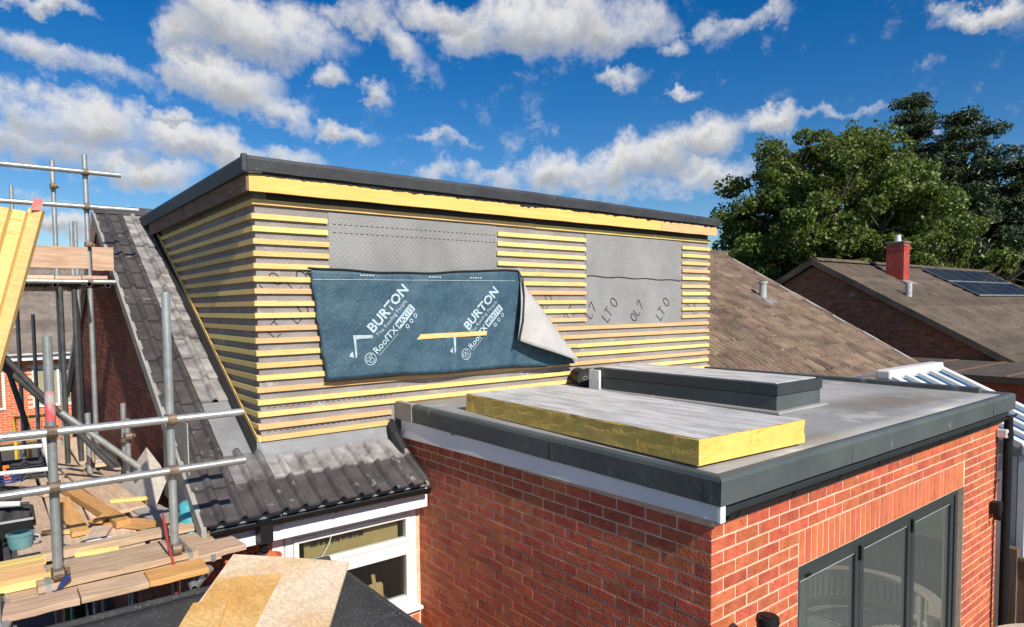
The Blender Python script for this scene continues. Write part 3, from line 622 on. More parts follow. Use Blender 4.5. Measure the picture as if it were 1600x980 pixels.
for row in range(2):
    for c in range(2, 6):
        me = t_semi if row == 1 else t_dark
        if row == 1: me = t_short
        lay_tile(roof, me, XT + c * .30 - .009, row)
# grey felt patch where the tiles are off
fp = MB(); slope_box(fp, 1.41, 1.68, 5.36, 6.05, -.02, .012); fp.build('underlay', 'apron', house)
# ridge tiles on the short bit of ridge beside the dormer and the far side of the roof
for i in range(4):
    r = MB(); n = 8; xa = 1.10 + i * .42; xb = xa + .44
    vs = []
    for xx, rr in ((xa, .125), (xb, .118)):
        vs += [(xx, RIDGE_Y + rr * cos(pi * q / n) * 1.15, RIDGE_Z - .04 + rr * sin(pi * q / n) * .95) for q in range(n + 1)]
    r.raw(vs, [(q, q + 1, n + 2 + q, n + 1 + q) for q in range(n)] + [tuple(range(n + 1)), tuple(range(n + 1, 2 * n + 2))])
    r.build('ridge_tile', 'tile', roof)
# verge: undercloak strip and board down the gable edge
vb = MB(); slope_box(vb, 1.085, 1.118, EAVE_Y - .02, RIDGE_Y, -.10, .022); vb.build('verge_strip', 'cement', house)
vb = MB(); slope_box(vb, 1.118, 1.155, EAVE_Y + .05, RIDGE_Y, -.17, -.062); vb.build('bargeboard', 'timber_brown', house)
vb = MB(); vb.raw([(1.088, RIDGE_Y, RIDGE_Z - .1), (1.15, RIDGE_Y, RIDGE_Z - .1), (1.15, 14.6, 2.25), (1.088, 14.6, 2.25), (1.088, RIDGE_Y, RIDGE_Z + .02), (1.15, RIDGE_Y, RIDGE_Z + .02), (1.15, 14.6, 2.40), (1.088, 14.6, 2.40)],
    [(0, 3, 2, 1), (4, 5, 6, 7), (0, 1, 5, 4), (1, 2, 6, 5), (2, 3, 7, 6), (3, 0, 4, 7)]); vb.build('bargeboard', 'white_paint', house)
# eaves: white fascia, soffit, black gutter with brackets, swan neck and downpipe
MB().box(1.19, 2.93, 4.897, 4.922, 2.125, 2.31).build('fascia_board', 'fascia_white', house, bevel=.003)
MB().box(1.19, 2.93, 4.925, RW - .003, 2.125, 2.14).build('soffit', 'fascia_white', house)
def gutter(mb, x0, x1, yc, zt, r=.055, n=10, t=.004):
    vs = []
    for xx in (x0, x1):
        vs += [(xx, yc - r * cos(pi * q / n), zt - r * sin(pi * q / n)) for q in range(n + 1)]
        vs += [(xx, yc - (r - t) * cos(pi * q / n), zt - (r - t) * sin(pi * q / n)) for q in range(n + 1)]
    m = n + 1; fs = []
    for q in range(n):
        fs += [(q, q + 1, 2 * m + q + 1, 2 * m + q), (m + q + 1, m + q, 3 * m + q, 3 * m + q + 1), (q + 1, q, m + q, m + q + 1), (2 * m + q, 2 * m + q + 1, 3 * m + q + 1, 3 * m + q)]
    fs += [(0, m, 3 * m, 2 * m), (n, 2 * m + n, 3 * m + n, m + n)]
    mb.raw(vs, fs)
gm_ = MB(); gutter(gm_, 1.14, 2.90, 4.832, 2.322, r=.062); gt = gm_.build('gutter', 'black_plastic', house)
for xx in (1.24, 1.62, 2.05, 2.5, 2.86):
    b = MB(); gutter(b, xx, xx + .03, 4.832, 2.327, r=.069, t=.006); b.build('bracket', 'black_plastic', gt)
dpipe = MB(); dpipe.box(1.475, 1.565, 4.775, 4.888, 2.16, 2.318); dpipe.path([(1.52, 4.838, 2.18), (1.52, 4.85, 2.09), (1.52, 5.0, 2.0), (1.52, 5.018, 1.92), (1.52, 5.018, .05)], .036, 12)
dpipe.build('downpipe', 'black_plastic', house, smooth=False)
# lead and rubber junction where the eaves meet the extension
jn = MB(); jn.path([(2.86, 5.42, 2.80), (2.845, 5.30, 2.70), (2.86, 5.15, 2.55), (2.905, 5.02, 2.43), (2.915, 4.90, 2.36)], .045, 8); jn.build('flashing', 'rubber', house)

# ================================================================== the dormer
DX0, DX1, DY = 1.70, 7.68, 5.41
dorm = thing('dormer', (4.7, 5.41, 2.6), 'long flat roofed dormer clad in yellow battens over grey membrane', 'dormer')
sh = MB(); sh.box(DX0, DX1, DY, DY + .12, 2.60, 4.86); front_wall = sh.build('front_wall', 'membrane', dorm)
ck = MB(); yb_ = lambda z: EAVE_Y + (z - EAVE_Z) / SL
ck.prism([(DX0, DY + .121, 2.66), (DX0, DY + .121, 4.86), (DX0, yb_(4.86), 4.86), (DX0, yb_(2.80), 2.66)], (.12, 0, 0)); cheek = ck.build('cheek', 'membrane', dorm)
ck = MB(); ck.prism([(DX1, DY + .121, 2.66), (DX1, DY + .121, 4.86), (DX1, yb_(4.86), 4.86), (DX1, yb_(2.80), 2.66)], (-.12, 0, 0)); ck.build('cheek', 'membrane', dorm)
BZ = lambda i: CAM_Z + .831 - .099 * i
def batten(x0, x1, z, m=None, y1=DY - .001, name='batten', droop=0.):
    mm = m or ('timber' if random.random() < .86 else 'timber_o')
    L = x1 - x0; h = .0205
    mb = MB(); n = max(1, int(L / .9)); vs = []; fs = []
    for i in range(n + 1):
        xx = -L / 2 + L * i / n; dz = random.uniform(-.002, .002)
        vs += [(xx, -.025, -h + dz), (xx, 0, -h + dz), (xx, 0, h + dz), (xx, -.025, h + dz)]
    for i in range(n):
        a = 4 * i
        fs += [(a + q, a + (q + 1) % 4, a + 4 + (q + 1) % 4, a + 4 + q) for q in range(4)]
    fs += [(0, 3, 2, 1), (4 * n, 4 * n + 1, 4 * n + 2, 4 * n + 3)]
    mb.raw(vs, fs)
    me = mb.mesh('batten', mm)
    return link(name, me, dorm, ((x0 + x1) / 2, y1, z + random.uniform(-.002, .002)), (random.gauss(0, .006), 0, 0))
def jb(a, b): return random.uniform(a, b)
batten(1.674, 4.6, BZ(0) + .012); batten(4.603, DX1 + .02, BZ(0) + .010)
batten(1.80, DX1 - .05, BZ(0) + .058, 'black_edge_shade')  # timber coloured black to paint the shade under the fascia
for i in range(1, 11):
    batten(1.674, (2.297 if i < 6 else 2.30) + jb(-.006, .01), BZ(i))
    batten(4.10 + jb(-.01, .01), 5.352 + jb(-.006, .006), BZ(i))
    batten(7.10 + jb(-.006, .006), DX1 + .015 + jb(-.004, .004), BZ(i))
for i in range(11, 20):
    if i == 15:
        batten(1.674, 3.9, BZ(i), 'timber_o'); batten(3.902, DX1 + .01, BZ(i), 'timber_o')
    elif i in (11, 12, 13, 14):
        batten(1.674, 2.9, BZ(i)); batten(2.903, 5.0 + .2 * (i % 3), BZ(i)); batten(5.003 + .2 * (i % 3), DX1 + jb(-.01, .015), BZ(i))
    elif i < 18:
        batten(1.674, 4.7 - .5 * (i % 2), BZ(i)); batten(4.703 - .5 * (i % 2), DX1 + jb(-.01, .015), BZ(i))
    else:
        batten(1.674 if i < 19 else 1.70, 2.86, BZ(i), 'timber_o' if i == 18 else None)
# cheek battens, ending on the rake
for i in range(0, 20):
    z = BZ(i) + (.012 if i == 0 else 0)
    ye = min(yb_(z) - .10, 9.0)
    if ye - DY < .10: continue
    L = ye - DY
    mb = MB().box(-.025, 0, -L / 2, L / 2, -.0205, .0205)
    link('batten', mb.mesh('batten', 'timber'), dorm, (DX0 - .001, DY + L / 2 - .012, z), (0, random.gauss(0, .006), random.gauss(0, .0012)))
# rake at the foot of the cheek: black strip and timber
rk = MB(); slope_box(rk, DX0 - .075, DX0 - .004, 5.40, 9.15, -.03, .075); rk.build('rake_membrane', 'black_edge_shade', dorm)
rk = MB(); slope_box(rk, DX0 - .030, DX0 - .003, 5.42, 9.10, .080, .125); rk.build('rake_batten', 'timber', dorm)
# fascias
def bowed(x0, x1, y0, y1, z0, z1, n=24, a=.004):
    mb = MB(); vs = []; fs = []
    for i in range(n + 1):
        x = x0 + (x1 - x0) * i / n; d = a * sin(i * 1.7) * .4 + random.uniform(-a, a) * .3
        vs += [(x, y0, z0 + d), (x, y1, z0 + d), (x, y1, z1 + d * .3), (x, y0, z1 + d * .3)]
    for i in range(n):
        b = 4 * i; fs += [(b + q, b + (q + 1) % 4, b + 4 + (q + 1) % 4, b + 4 + q) for q in range(4)]
    fs += [(0, 3, 2, 1), (4 * n, 4 * n + 1, 4 * n + 2, 4 * n + 3)]
    return mb.raw(vs, fs)
bowed(1.625, 6.55, 5.285, 5.31, 4.757, 4.886).build('fascia_board', 'timber_y', dorm)
tag(bowed(6.555, 7.70, 5.285, 5.31, 4.757, 4.878, 6).build('fascia_board', 'timber_o', dorm), 'pinkish right hand end of the yellow fascia board')
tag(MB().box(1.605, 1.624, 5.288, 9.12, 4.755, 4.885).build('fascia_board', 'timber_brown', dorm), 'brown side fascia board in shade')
MB().box(1.64, 7.66, 5.315, 5.405, 4.80, 4.812).build('soffit', 'black_edge_shade', dorm)  # black colour carries the shade under the roof overhang
MB().box(1.632, 1.695, 5.42, 9.05, 4.80, 4.812).build('soffit', 'black_edge_shade', dorm)
for i in range(11):                               # rafter ends between fascia and wall, black as painted shade
    x = 1.95 + i * .56
    MB().box(x, x + .047, 5.313, 5.405, 4.815, 4.87).build('rafter_end', 'black_edge_shade', dorm)
# torn felt scraps, on a black strip painting the shaded gap below the roof trim
def trim_lo(x): return 4.906 - .020 * max(0, (x - 4.5) / 3.2)
def trim_hi(x): return 5.022 - .040 * max(0, (x - 4.5) / 3.2)
ts = MB(); xs = [1.72 + i * .03 for i in range(199)]; low = []; hang = 0.
for x in xs:
    hang = hang * .55 + (random.random() ** 5) * .022 * (.5 if x < 3 else 1.0)
    low.append(4.884 - .006 * random.random() - hang)
for i in range(len(xs) - 1):
    ts.poly([(xs[i], 5.2815, trim_lo(xs[i]) + .01), (xs[i], 5.2815, low[i]), (xs[i + 1], 5.2815, low[i + 1]), (xs[i + 1], 5.2815, trim_lo(xs[i + 1]) + .01)])
o = ts.build('felt_scraps_gap_shade', 'black_edge_shade', dorm); md = o.modifiers.new('thickness', 'SOLIDIFY'); md.thickness = .004
# roof deck and trims
MB().box(1.64, 7.66, 5.29, 9.75, 4.88, 4.985).build('roof_deck', 'grp_old', dorm)
def trim_profile(mb, pts_fn, path):
    """sweep a closed section along a list of stations"""
    rings = [pts_fn(p) for p in path]; n = len(rings[0]); vs = [q for r in rings for q in r]; fs = []
    for i in range(len(rings) - 1):
        fs += [(i * n + k, i * n + (k + 1) % n, (i + 1) * n + (k + 1) % n, (i + 1) * n + k) for k in range(n)]
    fs += [tuple(range(n))[::-1], tuple(range((len(rings) - 1) * n, len(rings) * n))]
    mb.raw(vs, fs)
def sec_front(x, ze=4.878, zt=5.022):
    return [(x, 5.255, ze), (x, 5.248, zt - .03), (x, 5.256, zt - .008), (x, 5.275, zt), (x, 5.30, zt - .006), (x, 5.36, zt - .04), (x, 5.36, ze + .01)]
mb = MB(); nS = 40
st = [1.60 + (7.735 - 1.60) * i / nS for i in range(nS + 1)]
wob = [random.uniform(-.0025, .0025) for _ in st]
rings = []
for x, w in zip(st, wob): rings.append([(a, b + w * .5, c + w) for a, b, c in sec_front(x, trim_lo(x), trim_hi(x))])
n = 7; vs = [q for r in rings for q in r]; fs = []
for i in range(nS): fs += [(i * n + k, i * n + (k + 1) % n, (i + 1) * n + (k + 1) % n, (i + 1) * n + k) for k in range(n)]
fs += [tuple(range(n))[::-1], tuple(range(nS * n, nS * n + n))]
mb.raw(vs, fs); mb.build('roof_trim', 'grp_old', dorm)
mb = MB(); st = [5.26 + (9.62 - 5.26) * i / 24 for i in range(25)]; rings = []
for y in st:
    zt = 5.020; ze = 4.884
    rings.append([(1.575, y, ze), (1.568, y, zt - .03), (1.577, y, zt - .007), (1.60, y, zt + .002), (1.65, y, zt - .01), (1.72, y, zt - .04), (1.72, y, ze + .01)])
vs = [q for r in rings for q in r]; fs = []
for i in range(24): fs += [(i * n + k, i * n + (k + 1) % n, (i + 1) * n + (k + 1) % n, (i + 1) * n + k) for k in range(n)]
fs += [tuple(range(n))[::-1], tuple(range(24 * n, 24 * n + n))]
mb.raw(vs, fs); mb.build('roof_trim', 'grp_old', dorm)
mb = MB(); mb.box(1.564, 1.612, 5.244, 5.292, 4.885, 5.031); mb.build('trim_corner', 'grp_old', dorm, bevel=.014)
# grey flashing apron between the lowest batten and the tiles
ap = MB(); vs = []; N = 16
for i in range(N + 1):
    x = 1.66 + (2.90 - 1.66) * i / N
    for (y, z) in ((DY - .006, 2.775), (DY - .012, 2.715 + .004 * sin(i)), (5.365, 2.66 + .004 * sin(i * 1.9)), (5.30, 2.622 + .003 * sin(i * 2.1))): vs.append((x, y, z))
ap.raw(vs, [(i * 4 + k, i * 4 + k + 1, i * 4 + 5 + k, i * 4 + 4 + k) for i in range(N) for k in range(3)])
o = ap.build('flashing_apron', 'apron', dorm, smooth=True); md = o.modifiers.new('thickness', 'SOLIDIFY'); md.thickness = .004
# paler overlapping membrane sheets in the two window openings, with a lap line
MB().box(2.31, 4.09, DY - .005, DY - .0005, 3.60, 4.66).build('membrane_lap', 'membrane_light', dorm)
MB().box(5.362, 7.092, DY - .004, DY - .0005, 3.61, 4.20).build('membrane_lap', 'membrane_light', dorm)
o = MB(); vs = []; N = 18
for i in range(N + 1):
    x = 5.362 + (7.092 - 5.362) * i / N; zz = 4.187 - .025 * (i / N) + .006 * sin(i * 1.3)
    vs += [(x, DY - .006, 4.66), (x, DY - .006 - .006 * abs(sin(i * .9)), zz)]
o.raw(vs, [(2 * i, 2 * i + 1, 2 * i + 3, 2 * i + 2) for i in range(N)]); oo = o.build('membrane_lap', 'membrane_light', dorm); md = oo.modifiers.new('thickness', 'SOLIDIFY'); md.thickness = .003; md.offset = -1
o = MB()
for i in range(N):
    x = 5.362 + 1.73 * i / N; x2 = 5.362 + 1.73 * (i + 1) / N
    za = 4.187 - .025 * (i / N) + .006 * sin(i * 1.3); zb = 4.187 - .025 * ((i + 1) / N) + .006 * sin((i + 1) * 1.3)
    o.poly([(x, DY - .014, za), (x, DY - .014, za - .007), (x2, DY - .014, zb - .007), (x2, DY - .014, zb)])
oo = o.build('lap_edge', 'black_edge_shade', dorm); md = oo.modifiers.new('thickness', 'SOLIDIFY'); md.thickness = .004

# printed words: text turned into flat meshes
def text_mesh(name, s, size, m, offset=0., shear=0.):
    cu = bpy.data.curves.new(name, 'FONT'); cu.body = s; cu.size = size; cu.offset = offset; cu.shear = shear; cu.resolution_u = 2
    cu.fill_mode = 'FRONT'
    o = bpy.data.objects.new(name, cu); COL.objects.link(o)
    dg = bpy.context.evaluated_depsgraph_get(); me = bpy.data.meshes.new_from_object(o.evaluated_get(dg))
    bpy.data.objects.remove(o); bpy.data.curves.remove(cu)
    me.materials.clear(); me.materials.append(MT[m]); return me
def put_print(me, name, parent, x, z, ang, surf):
    """lay a flat mesh (x right, y up) on the wall at (x, z), turned by ang, at depth surf(x, z)"""
    ca, sa = cos(ang), sin(ang)
    for v in me.vertices:
        a, b = v.co.x, v.co.y; X = x + a * ca - b * sa; Z = z + a * sa + b * ca
        v.co = (X, surf(X, Z), Z)
    me.update(); return link(name, me, parent)
wall_surf = lambda x, z: DY - .0075
STROKES = {'L': [[(0, 1), (0, 0), (.5, 0)]], 'T': [[(-.3, 1), (.3, 1)], [(0, 1), (0, 0)]], '7': [[(0, .8), (.1, 1), (.55, 1), (.15, 0)]], 'I': [[(0, 0), (0, 1)]],
           'O': [[(.3 + .3 * cos(2 * pi * q / 14), .5 + .5 * sin(2 * pi * q / 14)) for q in range(15)]]}
def stroke_mesh(word, h, w):
    mb = MB(); x = 0
    for ch in word:
        for st_ in STROKES[ch]:
            for (a, b) in zip(st_[:-1], st_[1:]):
                a_ = Vector((x + a[0] * h, a[1] * h, 0)); b_ = Vector((x + b[0] * h, b[1] * h, 0)); d = (b_ - a_).normalized(); n_ = Vector((-d.y, d.x, 0)) * w / 2
                mb.poly([a_ - n_ - d * w * .3, b_ - n_ + d * w * .3, b_ + n_ + d * w * .3, a_ + n_ - d * w * .3])
        x += h * .85
    return mb.mesh('print', 'membrane_print')
for (s, x, z, a, size, w) in (('LTO', 5.72, 3.645, 52, .125, .011), ('OL7', 6.20, 3.635, 52, .115, .011), ('LTO', 6.69, 3.645, 52, .125, .011), ('L7', 5.44, 3.69, 52, .115, .011)):
    tag(put_print(stroke_mesh(s, size, w), 'printed_letters', dorm, x, z, radians(a), wall_surf), kind='stuff')
for (s, x, z) in (('LO', 1.80, 3.96), ('LT', 1.84, 3.60), ('LO', 2.02, 3.98), ('LO', 4.75, 3.80), ('77', 5.10, 3.66), ('LO', 7.2, 3.67), ('LT', 7.4, 3.70), ('LO', 2.02, 3.72)):
    tag(put_print(stroke_mesh(s, .11, .009), 'printed_letters', dorm, x, z, radians(46), lambda x, z: DY - .0015), kind='stuff')
# dashed stitch lines printed along the top of the membrane and low down
for (xa, xb, za, zb) in ((1.75, 7.6, 4.56, 4.575), (1.75, 7.6, 4.49, 4.50), (1.75, 2.86, 3.045, 3.05), (1.75, 2.86, 2.85, 2.86)):
    dm = MB(); x = xa
    while x < xb:
        zz = za + (zb - za) * (x - xa) / (xb - xa)
        yy = DY - .0075 if (2.31 < x < 4.06 or 5.37 < x < 7.06) and za > 4 else DY - .0015
        dm.box(x, x + .028, yy - .0006, yy, zz - .0025, zz + .0025); x += .05
    tag(dm.build('stitch_line', 'membrane_print', dorm), kind='stuff')

# ================================================================== blue membrane sheet pinned over the left opening
sheet_t = thing('membrane_sheet', (3.4, 5.37, 3.2), 'blue printed roofing membrane sheet pinned over the battens, one corner folded back', 'membrane')
SY = 5.368
def sheet_y(x, z):
    w = .010 * (abs(sin(x * 2.3 + z * 1.9 + .6)) ** 6) + .008 * (abs(sin(x * 3.7 - z * 4.1)) ** 8) + .006 * sin(x * 5.1 + z * 3.0) + .005 * sin(x * 9.0 - z * 7.0) + .004 * sin(z * 16 + x * 2)
    edge = min(1, max(0, (x - 2.16) / .2))
    sag = .02 * math.exp(-((x - 3.2) / .8) ** 2) * max(0, min(1, (4.2 - z) / .5))
    return SY - .012 - (w + .012) * edge - sag * .6 - .006 * max(0, (3.5 - z) / .28) * edge
# rows from bottom to top; left and right bounds follow the torn outline
def s_left(z): t = (z - 3.245) / (4.175 - 3.245); return 2.235 - .115 * t + .006 * sin(z * 23)
def s_top(x):
    t = (x - 2.12) / (4.33 - 2.12); return 4.178 - .035 * sin(pi * min(1, t * 1.25)) * (1 if t < .8 else .3) + .03 * t + .004 * sin(x * 11)
def s_bot(x): t = (x - 2.235) / (5.16 - 2.235); return 3.243 - .035 * t + .006 * sin(x * 5)
def s_right(z):                                        # fold line A-C
    t = (z - 3.205) / (4.13 - 3.205); return 5.13 + (4.345 - 5.13) * max(0, min(1, t)) - .05 * sin(pi * max(0, min(1, t)))
NU, NV = 72, 26
vs = []
for j in range(NV + 1):
    v = j / NV
    for i in range(NU + 1):
        u = i / NU
        z = 3.24 + (4.175 - 3.24) * v
        xl = s_left(z); xr = s_right(z); x = xl + (xr - xl) * u
        zz = s_bot(x) + (s_top(min(x, 4.33)) - s_bot(x)) * v
        y = sheet_y(x, zz)
        if x > 4.3: y = y - .05 * min(1, (x - 4.3) / .6) * (1 - v)
        vs.append((x, y, zz))
mb = MB(); mb.raw(vs, [(j * (NU + 1) + i, j * (NU + 1) + i + 1, (j + 1) * (NU + 1) + i + 1, (j + 1) * (NU + 1) + i) for j in range(NV) for i in range(NU)])
front = mb.build('sheet', 'sheet', sheet_t, smooth=True)
md = front.modifiers.new('thickness', 'SOLIDIFY'); md.thickness = .003; md.offset = 1
# folded corner: from the fold line A-C back to the free corner B
A = Vector((4.345, 5.335, 4.125)); B = Vector((4.20, 5.19, 3.505)); C = Vector((5.125, 5.205, 3.225))
NF = 16; vs = []; rows = []
for j in range(NF + 1):
    t = j / NF                                         # 0 at A, 1 at the B-C edge
    L = A.lerp(B, t); Rr = A.lerp(C, t)
    m_ = max(1, j); row = []
    for i in range(m_ + 1):
        s = i / m_
        p = L.lerp(Rr, s)
        bulge = sin(pi * s) * t
        p = p + Vector((0.02 * bulge, -.05 * bulge - .03 * sin(pi * t) * (1 - s) + .02 * sin(s * 7 + 1) * t, -.02 * bulge))
        if s > .75: p.y += .05 * (s - .75) / .25 * t * .6
        row.append(len(vs)); vs.append(p)
    rows.append(row)
fs = []
for j in range(NF):
    a, b = rows[j], rows[j + 1]
    if j == 0:
        fs.append((a[0], b[0], b[1]))
        continue
    for i in range(len(a) - 1): fs += [(a[i], b[i], b[i + 1]), (a[i], b[i + 1], a[i + 1])]
    fs.append((a[-1], b[-2], b[-1])) if len(b) > len(a) else None
mb = MB(); mb.raw([tuple(v) for v in vs], fs)
flap = tag(mb.build('folded_corner', 'sheet_back', sheet_t, smooth=True), 'pale grey underside of the folded corner')
md = flap.modifiers.new('thickness', 'SOLIDIFY'); md.thickness = .003
# black edge tubes; at the fold and bottom they paint the shadow lines
eg = MB(); pts = [(x, sheet_y(x, s_top(x)) - .004, s_top(x) + .004) for x in [2.10 + i * .06 for i in range(38)]]; pts.append((4.352, 5.30, 4.12)); eg.path(pts, .009, 6); eg.build('dark_edge_shadow', 'black_edge_shade', sheet_t); eg = MB()
pts = [(4.35, 5.30, 4.125), (4.335, 5.26, 3.95), (4.27, 5.20, 3.70), (4.20, 5.178, 3.50)]; eg.path(pts, .010, 6); eg.build('dark_edge_shadow', 'black_edge_shade', sheet_t); eg = MB()
pts = [(x, sheet_y(x, s_bot(x)) - .002, s_bot(x) - .005) for x in [2.22 + i * .06 for i in range(42)]]; eg.path(pts, .010, 6)
eg.build('dark_edge_shadow', 'black_edge_shade', sheet_t)
# prints
ps = lambda x, z: sheet_y(x, z) - .0062
def fit_text(word, a0, a1, b0, cap, off=0.):
    """text scaled to start at a0, end at a1, stand on b0 with the given cap height (local frame of the print)"""
    me = text_mesh('print', word, 1.0, 'sheet_print', off)
    xs = [v.co.x for v in me.vertices]; x0, x1 = min(xs), max(xs); hcap = .69
    for v in me.vertices: v.co = (a0 + (v.co.x - x0) / (x1 - x0) * (a1 - a0), b0 + v.co.y / hcap * cap, 0)
    return me
def ring_faces(mb, cx, cy, ro, ri, n=20, sx=1., sy=1.):
    mb.raw([(cx + ro * cos(2 * pi * q / n) * sx, cy + ro * sin(2 * pi * q / n) * sy, 0) for q in range(n)] + [(cx + ri * cos(2 * pi * q / n) * sx, cy + ri * sin(2 * pi * q / n) * sy, 0) for q in range(n)], [(q, (q + 1) % n, n + (q + 1) % n, n + q) for q in range(n)])
def logo_block(x, z, ang):
    for (w, a0, a1, b0, cap, off) in (('BURTON', .185, .71, .135, .086, .03), ('The Roofing People', .19, .62, .078, .034, 0), ('RoofTX', .075, .365, -.022, .062, .02)):
        put_print(fit_text(w, a0, a1, b0, cap, off), 'printed_words', sheet_t, x, z, ang, ps)
    mb = MB(); k = 10
    for i in range(k): mb.poly([(.375 + .025 * i, -.03, 0), (.375 + .025 * (i + 1), -.03, 0), (.375 + .025 * (i + 1), .046, 0), (.375 + .025 * i, .046, 0)])
    put_print(mb.mesh('print', 'sheet_print'), 'printed_box', sheet_t, x, z, ang, ps)
    me = fit_text('MAX115', .39, .61, -.014, .046, .01); me.materials[0] = MT['sheet']
    put_print(me, 'printed_words', sheet_t, x, z, ang, lambda a, b: ps(a, b) - .001)
    mm = MB()
    mm.poly([(.048, .262, 0), (.040, .215, 0), (.150, .108, 0), (.168, .128, 0)]).poly([(.048, .262, 0), (-.092, .105, 0), (-.055, .118, 0), (.040, .215, 0)])
    mm.poly([(-.112, .165, 0), (-.094, .128, 0), (-.058, .168, 0), (-.088, .172, 0)])
    tag(put_print(mm.mesh('print', 'sheet_print'), 'printed_mark', sheet_t, x, z, ang, ps), kind='stuff')
    rm = MB(); ring_faces(rm, 0, 0, .056, .049, 28)
    for (cx, cy, r0) in ((-.018, .014, .021), (.018, .016, .018), (.0, -.019, .024)): ring_faces(rm, cx, cy, r0, r0 - .006, 12, 1.1, .8)
    tag(put_print(rm.mesh('print', 'sheet_print'), 'printed_badge', sheet_t, x, z, ang, ps), kind='stuff')
    sm_ = MB()
    for q in range(3): ring_faces(sm_, .45 + q * .065, -.068, .020, .012, 10)
    sm_.poly([(.08, -.045, 0), (.34, -.045, 0), (.34, -.041, 0), (.08, -.041, 0)])
    tag(put_print(sm_.mesh('print', 'sheet_print'), 'printed_mark', sheet_t, x, z, ang, ps), kind='stuff')
ANG = radians(46.5)
logo_block(2.637, 3.396, ANG); logo_block(3.655, 3.385, ANG)
# printed line near the top edge with tiny marks
ln = MB(); x = 2.14
while x < 4.25:
    zz = 4.085 + .01 * (x - 2.1); ln.poly([(x, ps(x, zz), zz - .002), (x + .05, ps(x + .05, zz), zz - .002), (x + .05, ps(x + .05, zz), zz + .002), (x, ps(x, zz), zz + .002)]); x += .05
for cx in (2.55, 3.25, 3.72):
    for q in range(5):
        a = cx + q * .028; zz = 4.128; ln.poly([(a, ps(a, zz), zz - .006), (a + .018, ps(a + .018, zz), zz - .006), (a + .018, ps(a + .018, zz), zz + .006), (a, ps(a, zz), zz + .006)])
tag(ln.build('printed_line', 'sheet_print', sheet_t), kind='stuff')
# the batten nailed across it
mb = MB(); mb.prism([(2.965, 5.318, 3.548), (3.895, 5.318, 3.562), (3.895, 5.318, 3.604), (3.02, 5.318, 3.596)], (0, .022, 0))
tag(mb.build('loose_batten', 'timber'), 'short yellow batten fixed across the blue printed membrane sheet', 'batten')

# ================================================================== flat roofed extension
EX0, EY0, EX1 = 2.944, 2.04, 7.557
ext = thing('extension', (5.25, 3.7, 0), 'red brick extension with grey flat roof and dark glazed doors', 'extension')
DOX0, DOX1, DOH = 3.843, 6.667, 2.23
ZOFF = DOH - 30 * .075
TOP = 2.735
core = MB(); c_ = .0032
core.box(EX0 + c_, EX0 + .10, EY0 + c_, 5.40, 0, TOP)                            # left wall
lw = core.build('side_wall', 'mortar', ext)
core = MB(); a = EX0 + .101
core.box(a, DOX0, EY0 + c_, EY0 + .105, 0, TOP).box(DOX1, EX1 - c_, EY0 + c_, EY0 + .105, 0, TOP).box(DOX0, DOX1, EY0 + c_, EY0 + .105, DOH, TOP)
fw = core.build('front_wall', 'mortar', ext)
core = MB().box(EX1 - .10, EX1 - c_, EY0 + .106, 5.40, 0, TOP); rwall = core.build('side_wall', 'mortar', ext)
cl, cf, cr = [], [], []
for k in range(37):
    z = ZOFF + k * .075 + .0375
    if z < .02 or z > TOP - .02: continue
    for (p, q, z_) in course_cells(EY0, 5.38, z, k % 2 == 0): cl.append((p if p > EY0 + .01 else EY0, q, z_))
    for (p, q, z_) in course_cells(EX0, EX1, z, k % 2 == 1):
        if p < EX0 + .01: p = EX0
        if z < DOH + .225 and q > DOX0 and p < DOX1:
            if p < DOX0 - .03: cf.append((p, DOX0 - .006, z_))
            if q > DOX1 + .03: cf.append((DOX1 + .006, q, z_))
            continue
        cf.append((p, q, z_))
    for (p, q, z_) in course_cells(EY0 + .115, 5.38, z, k % 2 == 0): cr.append((p, q, z_))
sold = []
x = DOX0 + .002
while x < DOX1 - .03:
    sold.append((x + .006, x + .0695, DOH + .1125, .215)); x += .0755
# 300 largest in all: side wall and front wall share the budget
vis = []
for (c, fn, w) in [(c, (EX0, (c[0] + c[1]) / 2, c[2]), 'l') for c in cl] + [(c, ((c[0] + c[1]) / 2, EY0, c[2]), 'f') for c in cf] + [(c, ((c[0] + c[1]) / 2, EY0, c[2]), 's') for c in sold]:
    X, Y, d = px(fn)
    if -10 < X < 1610 and Y < 990:
        nrm_ = abs((Vector(fn) - Vector((0, 0, CAM_Z))).normalized().dot(Vector((1, 0, 0)) if w == 'l' else Vector((0, 1, 0))))
        vis.append(((c[1] - c[0]) * (c[3] if len(c) > 3 else .065) * nrm_ / d ** 2, w))
vis.sort(key=lambda t: -t[0]); nl = sum(1 for v in vis[:300] if v[1] == 'l'); ns = sum(1 for v in vis[:300] if v[1] == 's'); nf = 300 - nl - ns
lay_bricks(lw, cl, lambda u, z: ((EX0, u, z), -pi / 2), 'brick', nl)
lay_bricks(fw, cf, lambda u, z: ((u, EY0, z), 0), 'brick', nf)
lay_bricks(fw, sold, lambda u, z: ((u, EY0, z), 0), 'brick_soft', ns)
lay_bricks(rwall, cr, lambda u, z: ((EX1, u, z), pi / 2), 'brick', 0)
# interior so that the doors do not look through to the sky
inn = MB(); inn.poly([(EX0 + .12, EY0 + .3, .03), (EX1 - .12, EY0 + .3, .03), (EX1 - .12, 5.3, .03), (EX0 + .12, 5.3, .03)])
inn.build('interior_floor', 'floor_in', ext)
inn = MB(); inn.box(EX0 + .12, EX1 - .12, 5.25, 5.30, .03, 2.6); inn.build('inner_wall', 'dark_room', ext)
inn = MB(); inn.box(EX0 + .11, EX1 - .11, EY0 + .11, 5.3, 2.60, 2.62); inn.build('ceiling', 'dark_room', ext)

